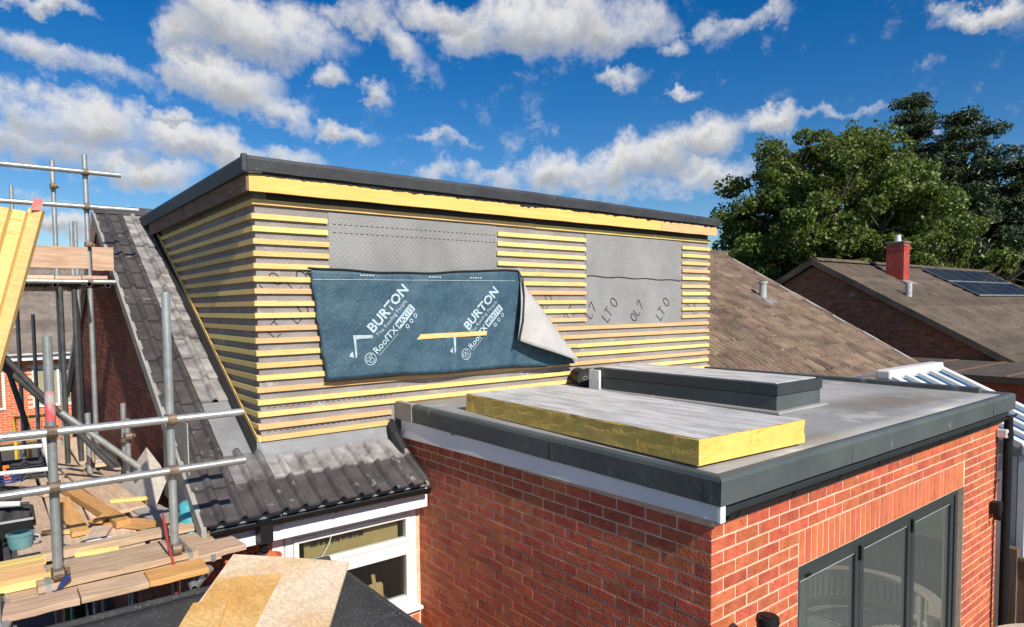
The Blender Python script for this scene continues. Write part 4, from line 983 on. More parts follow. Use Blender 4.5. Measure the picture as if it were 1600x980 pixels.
# roof: deck falling a little to the front gutter, swept trim round three sides
XL, XR, YF, YB = 2.907, 7.735, 1.962, 5.40
zf, zb = 2.967, 2.992
zr = lambda y: zf + (zb - zf) * (y - YF) / (YB - YF)
N = 20; mb = MB(); vs = []
for j in range(N + 1):
    for i in range(N + 1):
        x = XL + .075 + (XR - XL - .15) * i / N; y = YF + .075 + (YB - YF - .075) * j / N
        vs.append((x, y, zr(y) - .018 + .003 * sin(i * 1.1) * sin(j * .9)))
mb.raw(vs, [(j * (N + 1) + i, j * (N + 1) + i + 1, (j + 1) * (N + 1) + i + 1, (j + 1) * (N + 1) + i) for j in range(N) for i in range(N)])
deck = mb.build('roof_deck', 'deck', ext, smooth=True); md = deck.modifiers.new('thickness', 'SOLIDIFY'); md.thickness = .03; md.offset = -1
HU = .157
def edge_sec(out, x, y, axis):
    """section through the edge trim: out = outward unit (dx, dy)"""
    z = zr(y); P = []
    for (d, h) in ((0, -HU), (0.002, -.03), (-.006, -.009), (-.022, -.001), (-.05, -.001), (-.085, -.014), (-.085, -.04), (-.03, -.05), (-.03, -HU)):
        P.append((x + out[0] * d, y + out[1] * d, z + h))
    return P
def sweep(stations, name, m, parent):
    n = len(stations[0]); vs = [q for r in stations for q in r]; fs = []
    for i in range(len(stations) - 1): fs += [(i * n + k, i * n + (k + 1) % n, (i + 1) * n + (k + 1) % n, (i + 1) * n + k) for k in range(n)]
    fs += [tuple(range(n))[::-1], tuple(range((len(stations) - 1) * n, len(stations) * n))]
    mb = MB(); mb.raw(vs, fs); return mb.build(name, m, parent)
# mitred corners: shift each section point along the other axis by its own inset
def mitre(sec, x, y, ax, sgn):
    r = []
    for (a, b, c) in sec:
        if ax == 'y': r.append((a, b + sgn * abs(a - x) * 1.0, c))
        else: r.append((a + sgn * abs(b - y), b, c))
    return r
secL = [mitre(edge_sec((-1, 0), XL, YF, 'x'), XL, YF, 'y', 1)] + [edge_sec((-1, 0), XL + random.uniform(-.0025, .0025), YF + .1 + (YB - .0 - YF - .1) * i / 10, 'x') for i in range(11)]
sweep(secL, 'roof_trim', 'grp', ext)
secF = [mitre(edge_sec((0, -1), XL, YF, 'y'), XL, YF, 'x', 1)] + [edge_sec((0, -1), XL + .1 + (XR - XL - .2) * i / 12, YF + random.uniform(-.0025, .0025), 'y') for i in range(13)] + [mitre(edge_sec((0, -1), XR, YF, 'y'), XR, YF, 'x', -1)]
sweep(secF, 'roof_trim', 'grp', ext)
secR = [mitre(edge_sec((1, 0), XR, YF, 'x'), XR, YF, 'y', 1)] + [edge_sec((1, 0), XR, YF + .1 + (YB - YF - .1) * i / 8, 'x') for i in range(9)]
sweep(secR, 'roof_trim', 'grp', ext)
MB().box(XR - .16, XR - .10, YF + .25, YB, zb - .06, zb + .015).build('kerb', 'grp', ext, bevel=.012)
# joint strips in the left trim and the bare brown end by the dormer
tag(MB().box(XL - .006, XL + .05, 5.10, 5.415, zb - HU - .004, zb + .003).build('trim_end', 'cement', ext, bevel=.006), 'bare brown end of the roof trim by the dormer')
for yy in (3.25, 4.45): MB().box(XL - .0035, XL + .02, yy, yy + .014, zf - HU + .004, zf - .03).build('trim_joint', 'grp', ext)
for xx in (4.35, 5.85, 7.1): MB().box(xx, xx + .014, YF - .0035, YF + .02, zf - HU + .004, zf - .03).build('trim_joint', 'grp', ext)
MB().box(XL - .0035, XL + .02, 2.02, 2.06, zf - HU + .004, zf - .03).build('trim_joint', 'grp', ext)
# white fascia on the left side, its return at the corner
MB().prism([(2.919, 1.992, 2.722), (2.919, 5.32, 2.668), (2.919, 5.32, 2.830), (2.919, 1.992, 2.812)], (.021, 0, 0)).build('fascia_board', 'fascia_white', ext, bevel=.002)
MB().box(2.914, 2.960, 1.966, 1.991, 2.718, 2.812).build('fascia_end_cap', 'upvc', ext, bevel=.004)
# front: dark fascia, gutter on brackets
MB().box(2.965, XR - .03, 2.005, 2.032, 2.70, 2.812).build('fascia_board', 'dark_alu', ext)
gm_ = MB(); gutter(gm_, 2.975, XR + .03, 1.992, 2.768, r=.045, t=.004); g_ = gm_.build('gutter', 'black_plastic', ext)
for i in range(9):
    xx = 3.05 + i * .555
    b = MB(); gutter(b, xx, xx + .028, 1.992, 2.772, r=.051, t=.005); b.build('bracket', 'black_plastic', g_)
dp = MB(); dp.path([(7.65, 1.99, 2.75), (7.65, 1.99, 2.62)], .036, 12); dp.tube((7.65, 1.99, 2.66), (7.65, 1.99, .1), .038, 14); dp.tube((7.65, 1.99, 2.60), (7.65, 1.99, 2.52), .043, 14)
dp.build('downpipe', 'black_plastic', ext)
# folding doors: outer frame, three leaves
dy0, dy1 = EY0 + .045, EY0 + .115
fr = MB(); fr.box(DOX0 + .003, DOX0 + .058, dy0, dy1, .02, DOH - .003).box(DOX1 - .058, DOX1 - .003, dy0, dy1, .02, DOH - .003).box(DOX0 + .058, DOX1 - .058, dy0, dy1, DOH - .075, DOH - .003).box(DOX0 + .058, DOX1 - .058, dy0, dy1, .02, .07)
doors = fr.build('folding_door', 'dark_alu', ext, bevel=.004)
lx = [DOX0 + .060, 4.800, 5.702, DOX1 - .060]
for i in range(3):
    a, b = lx[i] + .004, lx[i + 1] - .004; w = .062; z0, z1 = .075, DOH - .079
    s = MB(); s.box(a, a + w, dy0 + .012, dy1 - .006, z0, z1).box(b - w, b, dy0 + .012, dy1 - .006, z0, z1).box(a + w, b - w, dy0 + .012, dy1 - .006, z0, z0 + w + .02).box(a + w, b - w, dy0 + .012, dy1 - .006, z1 - w, z1)
    s.build('door_leaf', 'dark_alu', doors, bevel=.004)
    MB().box(a + w - .005, b - w + .005, dy0 + .035, dy0 + .041, z0 + w + .015, z1 - w + .005).build('pane', 'glass_door', doors)
    MB().box(a + w, b - w, dy0 + .024, dy0 + .031, z1 - w - .014, z1 - w - .001).build('spacer_bar', 'grey_metal', doors)
for xx in (4.80, 5.70):
    MB().box(xx - .028, xx - .006, dy0 - .006, dy0 + .016, 2.03, 2.13).build('hinge', 'black_plastic', doors)
MB().box(4.03, 4.09, dy0 + .0, dy0 + .016, 2.10, 2.118).build('trickle_vent', 'black_plastic', doors)
# a pale blind hangs behind the left leaf
MB().box(4.0, 4.72, EY0 + .22, EY0 + .225, .3, 2.12).build('blind', 'cement', ext)
# wall fittings on the right: floodlight box, camera, cable
b = MB(); b.box(7.325, 7.432, EY0 - .085, EY0 - .002, 1.855, 1.965); bx_ = b.build('wall_light', 'black_plastic', ext, bevel=.01)
MB().box(7.335, 7.36, EY0 - .10, EY0 - .04, 1.80, 1.854).build('sensor', 'black_plastic', bx_, bevel=.006)
cmn = MB(); cmn.box(7.462, 7.522, EY0 - .09, EY0 - .002, 2.56, 2.64); cmo = cmn.build('security_camera', 'white_plastic', ext, bevel=.012)
MB().tube((7.49, EY0 - .10, 2.595), (7.49, EY0 - .088, 2.595), .018, 10).build('lens', 'black_plastic', cmo)
cb = MB(); cb.path([(7.475, EY0 - .012, 2.56), (7.470, EY0 - .012, 2.2), (7.44, EY0 - .012, 1.97)], .007, 6); cb.path([(7.43, EY0 - .012, 1.86), (7.432, EY0 - .012, .8), (7.43, EY0 - .012, .2)], .007, 6); cb.path([(7.46, EY0 - .012, 2.13), (7.56, EY0 - .012, 2.135)], .010, 6)
tag(cb.build('cable', 'dark_red', ext), 'dark red cable run down the brickwork')
# rooflight: kerb, frame, glass lid
sk0x, sk1x, sk0y, sk1y = 4.955, 5.66, 2.83, 4.86
rl = MB().box(sk0x, sk1x, sk0y, sk1y, 2.97, 3.105).build('rooflight', 'grp', ext, bevel=.006)
mb = MB(); mb.box(sk0x - .012, sk1x + .012, sk0y - .012, sk1y + .012, 3.108, 3.198); mb.build('frame', 'dark_alu', rl, bevel=.004)
mb = MB(); mb.box(sk0x + .03, sk1x - .03, sk0y + .03, sk1y - .03, 3.199, 3.206); mb.build('glass_lid', 'foil', rl)
mb = MB(); mb.box(sk0x - .05, sk1x + .05, sk0y - .05, sk1y + .05, 2.955, 2.985); mb.build('flashing', 'deck', rl, bevel=.012)
tag(MB().box(sk0x - .05, sk0x - .018, sk1y - .10, sk1y + .04, 2.98, 3.18).build('sealant_strip', 'white_paint', rl), 'pale sealed strip at the back corner')

# ================================================================== things on the flat roof
def rough_board(name, m_side, m_top, c, ang, w, l, z0, h, label, cat, n=26):
    """foam board with chipped edges, foil facing as a part"""
    t = thing(name, (c[0], c[1], z0), label, cat)
    R2 = Matrix.Rotation(ang, 4, 'Z'); R2.translation = Vector((c[0], c[1], z0))
    ring = []
    for (x0, y0, x1, y1, k) in ((0, 0, w, 0, n // 2), (w, 0, w, l, n), (w, l, 0, l, n // 2), (0, l, 0, 0, n)):
        for i in range(k): ring.append((x0 + (x1 - x0) * i / k, y0 + (y1 - y0) * i / k))
    levels = [0, .02, .3, .55, .8, .97, 1.0]; vs = []
    for q, lv in enumerate(levels):
        for (x, y) in ring:
            chip = 0
            if q == len(levels) - 1: chip = random.random() ** 3 * .012
            elif q == 0: chip = .003
            else: chip = random.random() ** 4 * .007
            cx = w / 2 - x; cy = l / 2 - y; d = max(abs(cx) / w, abs(cy) / l)
            vs.append(R2 @ Vector((x + (chip if x < .001 else -chip if x > w - .001 else 0), y + (chip if y < .001 else -chip if y > l - .001 else 0), h * lv - (chip * .3 if q == len(levels) - 1 else 0))))
    m_ = len(ring); fs = []
    for q in range(len(levels) - 1): fs += [(q * m_ + i, q * m_ + (i + 1) % m_, (q + 1) * m_ + (i + 1) % m_, (q + 1) * m_ + i) for i in range(m_)]
    fs.append(tuple(range(m_))[::-1]); fs.append(tuple(range((len(levels) - 1) * m_, len(levels) * m_)))
    mb = MB(); mb.raw(vs, fs); mb.build('foam_core', m_side, t)
    # foil: thin top skin a hair above the core with a ragged outline
    tv = []
    for (x, y) in ring:
        j = random.random() ** 2 * .010 + .002
        tv.append(R2 @ Vector((min(max(x, j), w - j), min(max(y, j), l - j), h + .0018)))
    mb = MB(); mb.prism(tv, (0, 0, .0015)); mb.build('facing', m_top, t)
    return t
rough_board('insulation_board', 'pir', 'foil', (3.003, 2.165), radians(-3.3), 1.02, 2.44, zr(3.3) - .008, .145, 'thick yellow foam insulation board with dusty foil face lying on the flat roof', 'insulation board')
def felt_roll(x, y, z, L, r, ang, label):
    t = thing('felt_roll', (x, y, z - r), label, 'roll', 'black rolls behind the rooflight')
    d = Vector((cos(ang), sin(ang), 0)) * L / 2; c = Vector((x, y, z))
    mb = MB(); mb.ring(c - d, c + d, r, r * .62, 18); mb.build('outer_wraps', 'rubber', t, smooth=False)
    mb = MB(); mb.ring(c - d * .99, c + d * .99, r * .60, r * .30, 16); mb.build('inner_wraps', 'felt', t)
    mb = MB(); mb.ring(c - d * 1.01, c + d * 1.01, r * .26, r * .18, 12); mb.build('core_tube', 'cement', t)
felt_roll(5.09, 5.20, zr(5.1) + .077, .30, .09, radians(62), 'black felt roll lying nearest the insulation board, beside the rooflight')
felt_roll(5.30, 5.22, zr(5.1) + .067, .30, .08, radians(75), 'black felt roll half hidden behind the rooflight corner')

# ================================================================== foreground flat roof and strand board
fr_t = thing('flat_roof_outbuilding', (.5, 2.5, 0), 'low flat roofed outbuilding with grey mineral felt in the foreground', 'outbuilding')
N = 26; mb = MB(); vs = []
for j in range(N + 1):
    for i in range(N + 1):
        x = -4.0 + (1.70 + 4.0) * i / N; y = .2 + (4.11 - .2) * j / N
        vs.append((x, y, 2.20 + .003 * sin(i * 2.1 + j * .7)))
mb.raw(vs, [(j * (N + 1) + i, j * (N + 1) + i + 1, (j + 1) * (N + 1) + i + 1, (j + 1) * (N + 1) + i) for j in range(N) for i in range(N)])
o = mb.build('felt_roof', 'felt', fr_t, smooth=True); md = o.modifiers.new('thickness', 'SOLIDIFY'); md.thickness = .02; md.offset = -1
MB().box(-4.0, 1.71, 4.085, 4.13, 2.06, 2.222).build('felt_edge', 'felt', fr_t, bevel=.012)
MB().box(1.675, 1.715, .2, 4.084, 2.06, 2.205).build('felt_edge', 'felt', fr_t, bevel=.012)
MB().box(-3.9, 1.60, .3, 4.0, 0, 2.17).build('wall', 'brick_dark', fr_t)
for (ya, yb) in ((2.2, 2.206), (3.1, 3.106)):
    MB().box(-4.0, 1.66, ya, yb + .05, 2.2045, 2.2075).build('felt_lap', 'felt', fr_t)
def slab_poly(name, pts, th, m, label, cat, parent=None):
    mb = MB(); mb.prism([Vector(p) for p in pts], (0, 0, th)); o = mb.build(name, m, parent, bevel=.002)
    if label: tag(o, label, cat)
    return o
# object origin on the board so its texture is local
def placed_poly(name, pts, th, m, label, cat, group=None):
    c = sum((Vector(p) for p in pts), Vector()) / len(pts)
    mb = MB(); mb.prism([Vector(p) - c for p in pts], (0, 0, th)); o = link(name, mb.mesh(name, m)); o.location = c
    tag(o, label, cat, group); return o
OA, O1, O2 = Vector((1.159, 4.300, 2.310)), Vector((.543, -.501, -.035)), Vector((-.50, -.80, -.045))     # corner and edges of the tilted sheet, resting on the planks
def op(s_, t_, dz=0.): return tuple(OA + O1 * s_ + O2 * t_ + Vector((0, 0, dz)))
placed_poly('strand_board', [op(0, 0, -.018), op(.5, -.012, -.018), op(1, 0, -.018), op(1, 1.5, -.018), op(0, 1.5, -.018)], .018, 'osb', 'pale strand board sheet lying on the grey felt roof in the foreground', 'board')
placed_poly('strand_board', [op(.012, .36, .001), op(.50, .235, .001), op(.50, 1.30, .001), op(.03, 1.35, .001)], .004, 'osb_o', 'thin orange strand board panel lying on the pale sheet', 'board')
placed_poly('strand_board', [op(-.012, .715, .006), op(.215, .645, .006), op(.33, 1.2, .006), op(.04, 1.3, .006)], .018, 'osb_o', 'small orange strand board offcut on top of the larger sheet', 'board')
# flue terminal standing in front of the extension
fl = thing('flue_terminal', (3.12, 1.82, 0), 'black flue terminal standing in front of the red brick wall', 'flue')
mb = MB(); mb.tube((3.12, 1.82, 0), (3.12, 1.82, 2.10), .035, 16); mb.build('pipe', 'black_plastic', fl)
mb = MB(); mb.tube((3.12, 1.82, 2.10), (3.12, 1.82, 2.195), .055, 18).tube((3.12, 1.82, 2.196), (3.12, 1.82, 2.226), .060, 18, .056).tube((3.12, 1.82, 2.2265), (3.12, 1.82, 2.232), .03, 14); mb.build('cap', 'black_plastic', fl, smooth=False)
# behind the kitchen window: printed board and a chopping board
kb = thing('printed_board', (2.4, 5.13, 1.80), 'tan printed insulation offcut leaning inside the kitchen window', 'board')
o = MB().prism([(1.92, 5.125, 1.80), (2.76, 5.125, 1.80), (2.76, 5.135, 2.0), (1.92, 5.135, 2.0)], (0, .02, 0)).build('panel', 'tan_board', kb)
me = text_mesh('print', 'IIIIII III IIII (CE) 04 IIII II IIIII', .055, 'ink', .004)
for v in me.vertices: v.co = (1.97 + v.co.x * .78, 5.1225, 1.93 + v.co.y * .8)
link('printed_words', me, kb)
pd = MB(); pd.prism([(2.52, 5.30, 1.19), (2.70, 5.30, 1.19), (2.70, 5.31, 1.36), (2.69, 5.31, 1.385), (2.635, 5.312, 1.39), (2.625, 5.315, 1.47), (2.59, 5.315, 1.47), (2.60, 5.312, 1.39), (2.545, 5.31, 1.38), (2.52, 5.31, 1.355)], (0, .018, 0))
tag(pd.build('chopping_board', 'board_paddle'), 'wooden paddle chopping board standing inside the kitchen window', 'chopping board')
cl_ = MB(); cl_.path([(2.0, 5.04, 1.82), (2.08, 5.02, 1.95), (2.13, 5.03, 2.07)], .0035, 6); tag(cl_.build('white_cord', 'white_plastic'), 'thin white cord hanging across the kitchen window', 'cord')
cb = thing('terracotta_pot', (1.60, 4.97, 1.86), 'orange terracotta bits hung beside the black downpipe', 'pot')
mb = MB(); mb.tube((1.61, 4.975, 1.86), (1.61, 4.975, 1.98), .055, 12, .07); mb.build('pot', 'brick_soft', cb); mb = MB(); mb.ring((1.61, 4.975, 1.98), (1.61, 4.975, 2.0), .076, .06, 12); mb.build('rim', 'brick_soft', cb)

# ================================================================== scaffold
scf = thing('scaffold', (.6, 6.5, 0), 'galvanised tube scaffold along the gable end with couplers and guard rails', 'scaffold')
PR = .0242
def pole(a, b, m='steel', name='standard'):
    mb = MB(); mb.ring(a, b, PR, PR * .82, 14); return mb.build(name, m, scf, smooth=False)
def coupler(p, ax='x'):
    p = Vector(p); mb = MB()
    mb.ring(p + Vector((0, 0, -.026)), p + Vector((0, 0, .026)), .034, .0245, 12)
    d = Vector((1, 0, 0)) if ax == 'x' else Vector((0, 1, 0)); n_ = Vector((0, -1, 0)) if ax == 'x' else Vector((-1, 0, 0))
    c = p + n_ * .052
    mb.ring(c - d * .025, c + d * .025, .034, .0245, 12)
    mb.tube(p + n_ * .02 + d * .04, p + n_ * .06 + d * .045, .009, 6); mb.box(-.012, .012, -.012, .012, -.014, .014, Matrix.Translation(p + d * .045 + n_ * .012))
    return mb.build('coupler', 'coupler', scf)
PA = (.262, 4.50); PB = (.866, 4.50)
pole((PA[0], PA[1], 0), (PA[0], PA[1], 3.705)); pole((PB[0], PB[1], 0), (PB[0], PB[1], 3.955))
mk = MB().ring((PA[0], PA[1], 3.23), (PA[0], PA[1], 3.40), PR + .0006, PR - .002, 14); tag(mk.build('paint_mark', 'steel_red', scf), 'faded red paint band on the near standard')
for z, xe in ((3.180, 1.285), (2.865, 1.29)):
    pole((-1.6, 4.448, z - .012), (xe, 4.448, z), name='guard_rail')
    for p in (PA, PB): coupler((p[0], p[1], z - .003))
for p in (PA, PB):
    coupler((p[0], p[1], 2.37)); 
pole((-.3, 4.448, 2.20), (1.02, 4.448, 2.20), name='ledger')
pole((PB[0] + .05, 4.25, 2.17), (PB[0] + .10, 5.0, 2.27), name='transom'); pole((PA[0] - .22, 4.2, 2.18), (PA[0] - .22, 5.0, 2.19), name='transom')
# gable run standards
for (x, y, zt, m) in ((.857, 8.10, 5.44, 'steel'), (.60, 8.10, 4.10, 'steel_dark'), (.72, 8.13, 4.13, 'steel_dark'), (.66, 9.2, 5.55, 'steel'), (.93, 6.6, 2.9, 'steel'), (1.0, 7.3, 2.95, 'steel'), (.70, 7.2, 2.9, 'steel'), (.33, 11.0, 5.5, 'steel'), (.99, 11.2, 5.1, 'steel'), (1.04, 11.2, 5.1, 'steel'), (.02, 9.4, 4.1, 'steel_dark'), (.52, 11.5, 3.8, 'steel')):
    pole((x, y, 0), (x, y, zt), m)
for z in (5.255, 4.905):
    pole((-2.2, 8.05, z + .0), (1.17 if z > 5 else 1.32, 8.05, z), name='guard_rail'); coupler((.857, 8.10, z)); coupler((.66, 9.2, z)) if z > 5 else None
pole((-1.0, 8.05, 4.14), (1.08, 8.05, 4.14), 'steel', 'ledger'); pole((.30, 7.7, 4.10), (.30, 9.6, 4.10), 'steel_dark', 'transom'); pole((.80, 7.6, 4.10), (.80, 9.6, 4.10), 'steel_dark', 'transom'); coupler((.857, 8.10, 4.14)); coupler((.857, 8.10, 4.52))
for (a, b, m) in (((.0, 6.9, 3.62), (.85, 6.9, 2.42), 'steel_dark'), ((-.05, 7.2, 3.55), (.95, 7.3, 2.35), 'steel_dark'), ((.08, 8.3, 3.6), (.30, 8.3, 2.6), 'steel_dark'), ((.45, 6.5, 3.02), (1.06, 6.45, 2.42), 'steel')):
    pole(a, b, m, 'brace')
pole((1.06, 6.45, 2.44), (1.06, 6.45, 2.02), name='standard'); pole((.93, 6.3, 2.46), (1.12, 6.3, 2.46), name='transom')
coupler((.93, 6.6, 2.75)); coupler((1.0, 7.3, 2.6))
pole((.05, 4.9, 2.22), (.05, 10.0, 2.22), 'steel_dark', 'ledger'); pole((1.05, 4.9, 2.22), (1.05, 10.0, 2.22), 'steel_dark', 'ledger')
for y in (5.3, 6.6, 7.9, 9.2): pole((-.1, y, 2.165), (1.12, y, 2.165), 'steel_dark', 'transom')
# scaffold boards: each lies loose on the tubes
def board(cx, cy, z, L, w, ang, m, label, group=None, th=.036, tilt=0., roll=0.):
    mb = MB(); n = 6; vs = []; fs = []
    for i in range(n + 1):
        y = -L / 2 + L * i / n; dz = random.uniform(-.003, .003)
        vs += [(-w / 2, y, dz), (w / 2, y, dz), (w / 2, y, th + dz), (-w / 2, y, th + dz)]
    for i in range(n):
        b = 4 * i; fs += [(b + q, b + (q + 1) % 4, b + 4 + (q + 1) % 4, b + 4 + q) for q in range(4)]
    fs += [(0, 3, 2, 1), (4 * n, 4 * n + 1, 4 * n + 2, 4 * n + 3)]
    mb.raw(vs, fs); o = link('scaffold_board', mb.mesh('scaffold_board', m), None, (cx, cy, z), (tilt, roll, ang))
    md = o.modifiers.new('bevel', 'BEVEL'); md.width = .003; md.segments = 1
    if w > .19 and L > .8 and th > .03 and 'cement' not in m:      # galvanised hoop round each end
        for sgn in (-1, 1):
            yb2 = sgn * (L / 2 - .05); hb = MB().box(-w / 2 - .0025, w / 2 + .0025, yb2 - .014, yb2 + .014, -.0035, th + .0045)
            hoop = bpy.data.objects.new('end_hoop', hb.mesh('end_hoop', 'steel')); COL.objects.link(hoop); hoop.parent = o
    return tag(o, label, 'plank', group)
Z1 = 2.247
G1 = 'planks of the lower scaffold platform'
board(.20, 6.35, Z1, 2.6, .222, .01, 'plank_y', 'weathered plank on the outer edge of the lower scaffold walkway', G1)
board(.43, 6.25, Z1, 2.7, .220, -.008, 'plank_y', 'second weathered plank from the outer edge of the lower scaffold walkway', G1)
board(.66, 6.40, Z1, 2.9, .222, .006, 'plank_y', 'middle weathered plank of the lower scaffold walkway', G1)
board(.92, 6.30, Z1, 2.6, .215, .0, 'plank_y', 'weathered plank on the wall side of the lower scaffold walkway', G1)
board(.55, 8.75, Z1 + .002, 1.9, .23, .012, 'plank_y', 'far plank of the lower scaffold walkway, outer one', G1)
board(.80, 8.80, Z1 + .002, 1.9, .22, .0, 'plank_y', 'far plank of the lower scaffold walkway, beside the gable wall', G1)
board(.72, 6.75, Z1 + .041, 1.9, .24, .10, 'plank', 'broad pale plank lying on top of the walkway planks', G1, th=.03)
board(.60, 6.15, Z1 + .042, 1.5, .10, .16, 'plank_o', 'narrow orange plank with a dark edge on the walkway', G1, th=.05)
board(.44, 5.95, Z1 + .042, 1.1, .11, .03, 'plank_o', 'orange plank beside the near scaffold pole on the walkway', G1, th=.03)
board(.78, 5.45, Z1 + .041, .7, .17, .55, 'plank_o', 'orange ply offcut lying askew on the walkway', G1, th=.018)
board(.52, 5.25, Z1 + .041, .5, .13, -.3, 'plank_y', 'small pale offcut at the near end of the walkway', G1, th=.025)
board(.98, 5.55, Z1 + .041, .55, .2, .2, 'cement', 'grey board offcut beside the leaning cement sheets', G1, th=.012)
G2 = 'planks across the near end of the scaffold'
board(.14, 4.335, Z1 + .0, .40, .20, pi / 2, 'plank', 'left piece of the front edge planks below the guard rails', G2)
board(.51, 4.335, Z1 + .003, .33, .21, pi / 2 + .01, 'plank', 'middle piece of the front edge planks below the guard rails', G2)
board(.84, 4.34, Z1 + .001, .32, .20, pi / 2 - .01, 'plank_o', 'orange right piece of the front edge planks below the guard rails', G2)
board(.55, 4.545, Z1 - .002, 1.15, .20, pi / 2, 'plank', 'plank under the wide weathered plank at the near scaffold end', G2)
board(.50, 4.765, Z1 + .0, 1.0, .20, pi / 2, 'plank', 'third plank across the near scaffold end', G2)
board(.575, 4.62, Z1 + .042, .83, .36, pi / 2 + .02, 'plank', 'wide weathered plank lying on top between the two near scaffold poles', G2, th=.04, roll=.0)
board(1.10, 4.58, Z1 + .01, .36, .24, pi / 2 + .1, 'plank', 'short plank end under the eaves gutter corner', G2)
board(1.02, 4.82, Z1 + .016, .26, .23, pi / 2, 'plank', 'short plank behind the right near scaffold pole', G2)
board(.66, 5.02, Z1 + .046, .9, .10, pi / 2 + .03, 'plank', 'narrow pale plank behind the wide weathered plank', G2, th=.05)
# pile of yellow timber ends
for k, (yy, m, xx) in enumerate(((4.98, 'timber', .13), (4.87, 'timber', .12), (4.77, 'timber_o', .11), (4.685, 'timber_o', .115), (4.60, 'timber', .14))):
    mb = MB().box(-.14 - .02 * k, .10, -.04, .04, 0, .045); o = link('timber_length', mb.mesh('timber_length', m), None, (xx, yy, 2.286 + .003), (0, 0, random.uniform(-.03, .03)))
    tag(o, ('yellow timber furthest back in the stack at the left scaffold end', 'second yellow timber from the back of the left stack', 'orange timber in the middle of the left stack', 'orange timber next to the nearest one in the left stack', 'yellow timber nearest the camera in the left stack')[k], 'timber', 'timbers stacked at the left end of the scaffold')
for y in (8.35, 8.8): pole((-1.3, y, 4.13), (1.0, y, 4.13), 'steel_dark', 'transom')  # dark tubes added to fill the shaded band below the upper deck
for x in (.05, .55, 1.0): pole((x, 7.95, 4.10), (x, 9.3, 4.10), 'steel_dark', 'transom')
# upper lift: toe boards, decking seen from below
tb = board(.02, 8.0, 4.27, 1.64, .035, pi / 2, 'plank', 'orange brown toe board on edge at the upper scaffold lift', th=.22)
board(.97, 8.0, 4.255, .19, .035, pi / 2, 'plank', 'short toe board end beside the roof verge on the upper lift', th=.24)
for k, xx in enumerate((.90, .67, .44, .21)):
    board(xx, 10.6, 4.165, 5.1, .222, 0, 'plank_y', ('upper lift deck plank beside the roof verge, seen from below', 'second upper lift deck plank from the roof verge, seen from below', 'third upper lift deck plank from the roof verge, seen from below', 'outer upper lift deck plank, seen from below')[k], 'planks of the upper lift')
# fresh yellow boards leaning on the upper rail
def leaning(a, b, w, th, m, label, name='leaning_board', side=None):
    a, b = Vector(a), Vector(b); d = b - a; L = d.length; d.normalize()
    s = (side or Vector((1, -.3, 0))); s = (s - d * s.dot(d)).normalized(); n_ = d.cross(s)
    Mx = Matrix((s, n_, d)).transposed().to_4x4(); Mx.translation = a
    mb = MB().box(-w / 2, w / 2, -th / 2, th / 2, 0, L); me = mb.mesh(name, m); o = link(name, me); o.matrix_world = Mx
    return tag(o, label, 'board', 'yellow boards leaning at the left')
for k in range(5):
    top = Vector((.375 - k * .112, 6.90 + k * .005, 4.70 - (k % 2) * .02)); bot = top + Vector((-.63, -.10, -2.41))
    leaning(bot, top, .108, .045, 'timber', ('fresh yellow board leaning furthest right, below the pink tape', 'second fresh yellow board from the right in the leaning row', 'third fresh yellow board from the right in the leaning row', 'fourth fresh yellow board from the right in the leaning row', 'fresh yellow board at the left edge of the picture')[k], side=Vector((1, -.55, 0)))
tp = MB(); tp.prism([(.33, 6.86, 4.69), (.40, 6.85, 4.69), (.42, 6.86, 4.77), (.40, 6.86, 4.795), (.382, 6.86, 4.78), (.362, 6.86, 4.795), (.35, 6.86, 4.77)], (0, .006, 0))
tag(tp.build('warning_tape', 'pink_tape'), 'pink tape wrapped round the lower upper-lift rail above the yellow boards', 'tape')

# clutter on and below the lower lift
def tagb(mb, name, m, label, cat, bevel=0., parent=None, group=None): return tag(mb.build(name, m, parent, bevel=bevel), label, cat, group)
mb = MB(); mb.prism([(1.052, 6.500, 2.641), (1.144, 6.100, 2.449), (0.971, 5.726, 2.295), (0.869, 6.681, 2.295)], (.004, .004, .006)); tagb(mb, 'cement_sheet', 'cement_pale', 'pale grey cut cement sheet leaning on the gable wall', 'sheet')
mb = MB(); mb.prism([(1.13, 6.15, 2.95), (1.14, 5.35, 3.0), (1.11, 5.20, 2.30), (1.11, 6.1, 2.30)], (.008, 0, 0)); tagb(mb, 'cement_sheet', 'cement', 'darker grey cement sheet standing behind the pale one', 'sheet')
bk = thing('bucket', (.70, 9.7, 0), 'dark green bucket on the ground below the near scaffold planks', 'bucket')
mb = MB(); mb.tube((.71, 9.8, .012), (.71, 9.8, .36), .15, 20, .185, cap=False); mb.tube((.71, 9.8, .012), (.71, 9.8, .02), .149, 20); mb.build('pail', 'green', bk); mb = MB(); mb.ring((.71, 9.8, .36), (.71, 9.8, .38), .195, .178, 20); mb.build('rim', 'green', bk)
mug = thing('teal_bucket', (.12, 5.42, 2.29), 'small teal bucket beside the black bag on the scaffold', 'bucket')
mb = MB(); mb.tube((.12, 5.42, 2.287), (.12, 5.42, 2.37), .062, 18, .075, cap=False); mb.tube((.12, 5.42, 2.288), (.12, 5.42, 2.30), .061, 18); mb.build('body', 'teal', mug)
mb = MB(); mb.ring((.12, 5.42, 2.37), (.12, 5.42, 2.379), .079, .070, 18); mb.build('rim', 'teal', mug)
mb = MB(); mb.path([(.195, 5.40, 2.36), (.225, 5.39, 2.35), (.222, 5.39, 2.32), (.19, 5.40, 2.31)], .006, 6); mb.build('handle', 'grey_metal', mug)
tr = thing('tool_tray', (.05, 5.95, 2.287), 'black tool tray with a pale rim at the left of the walkway', 'tray')
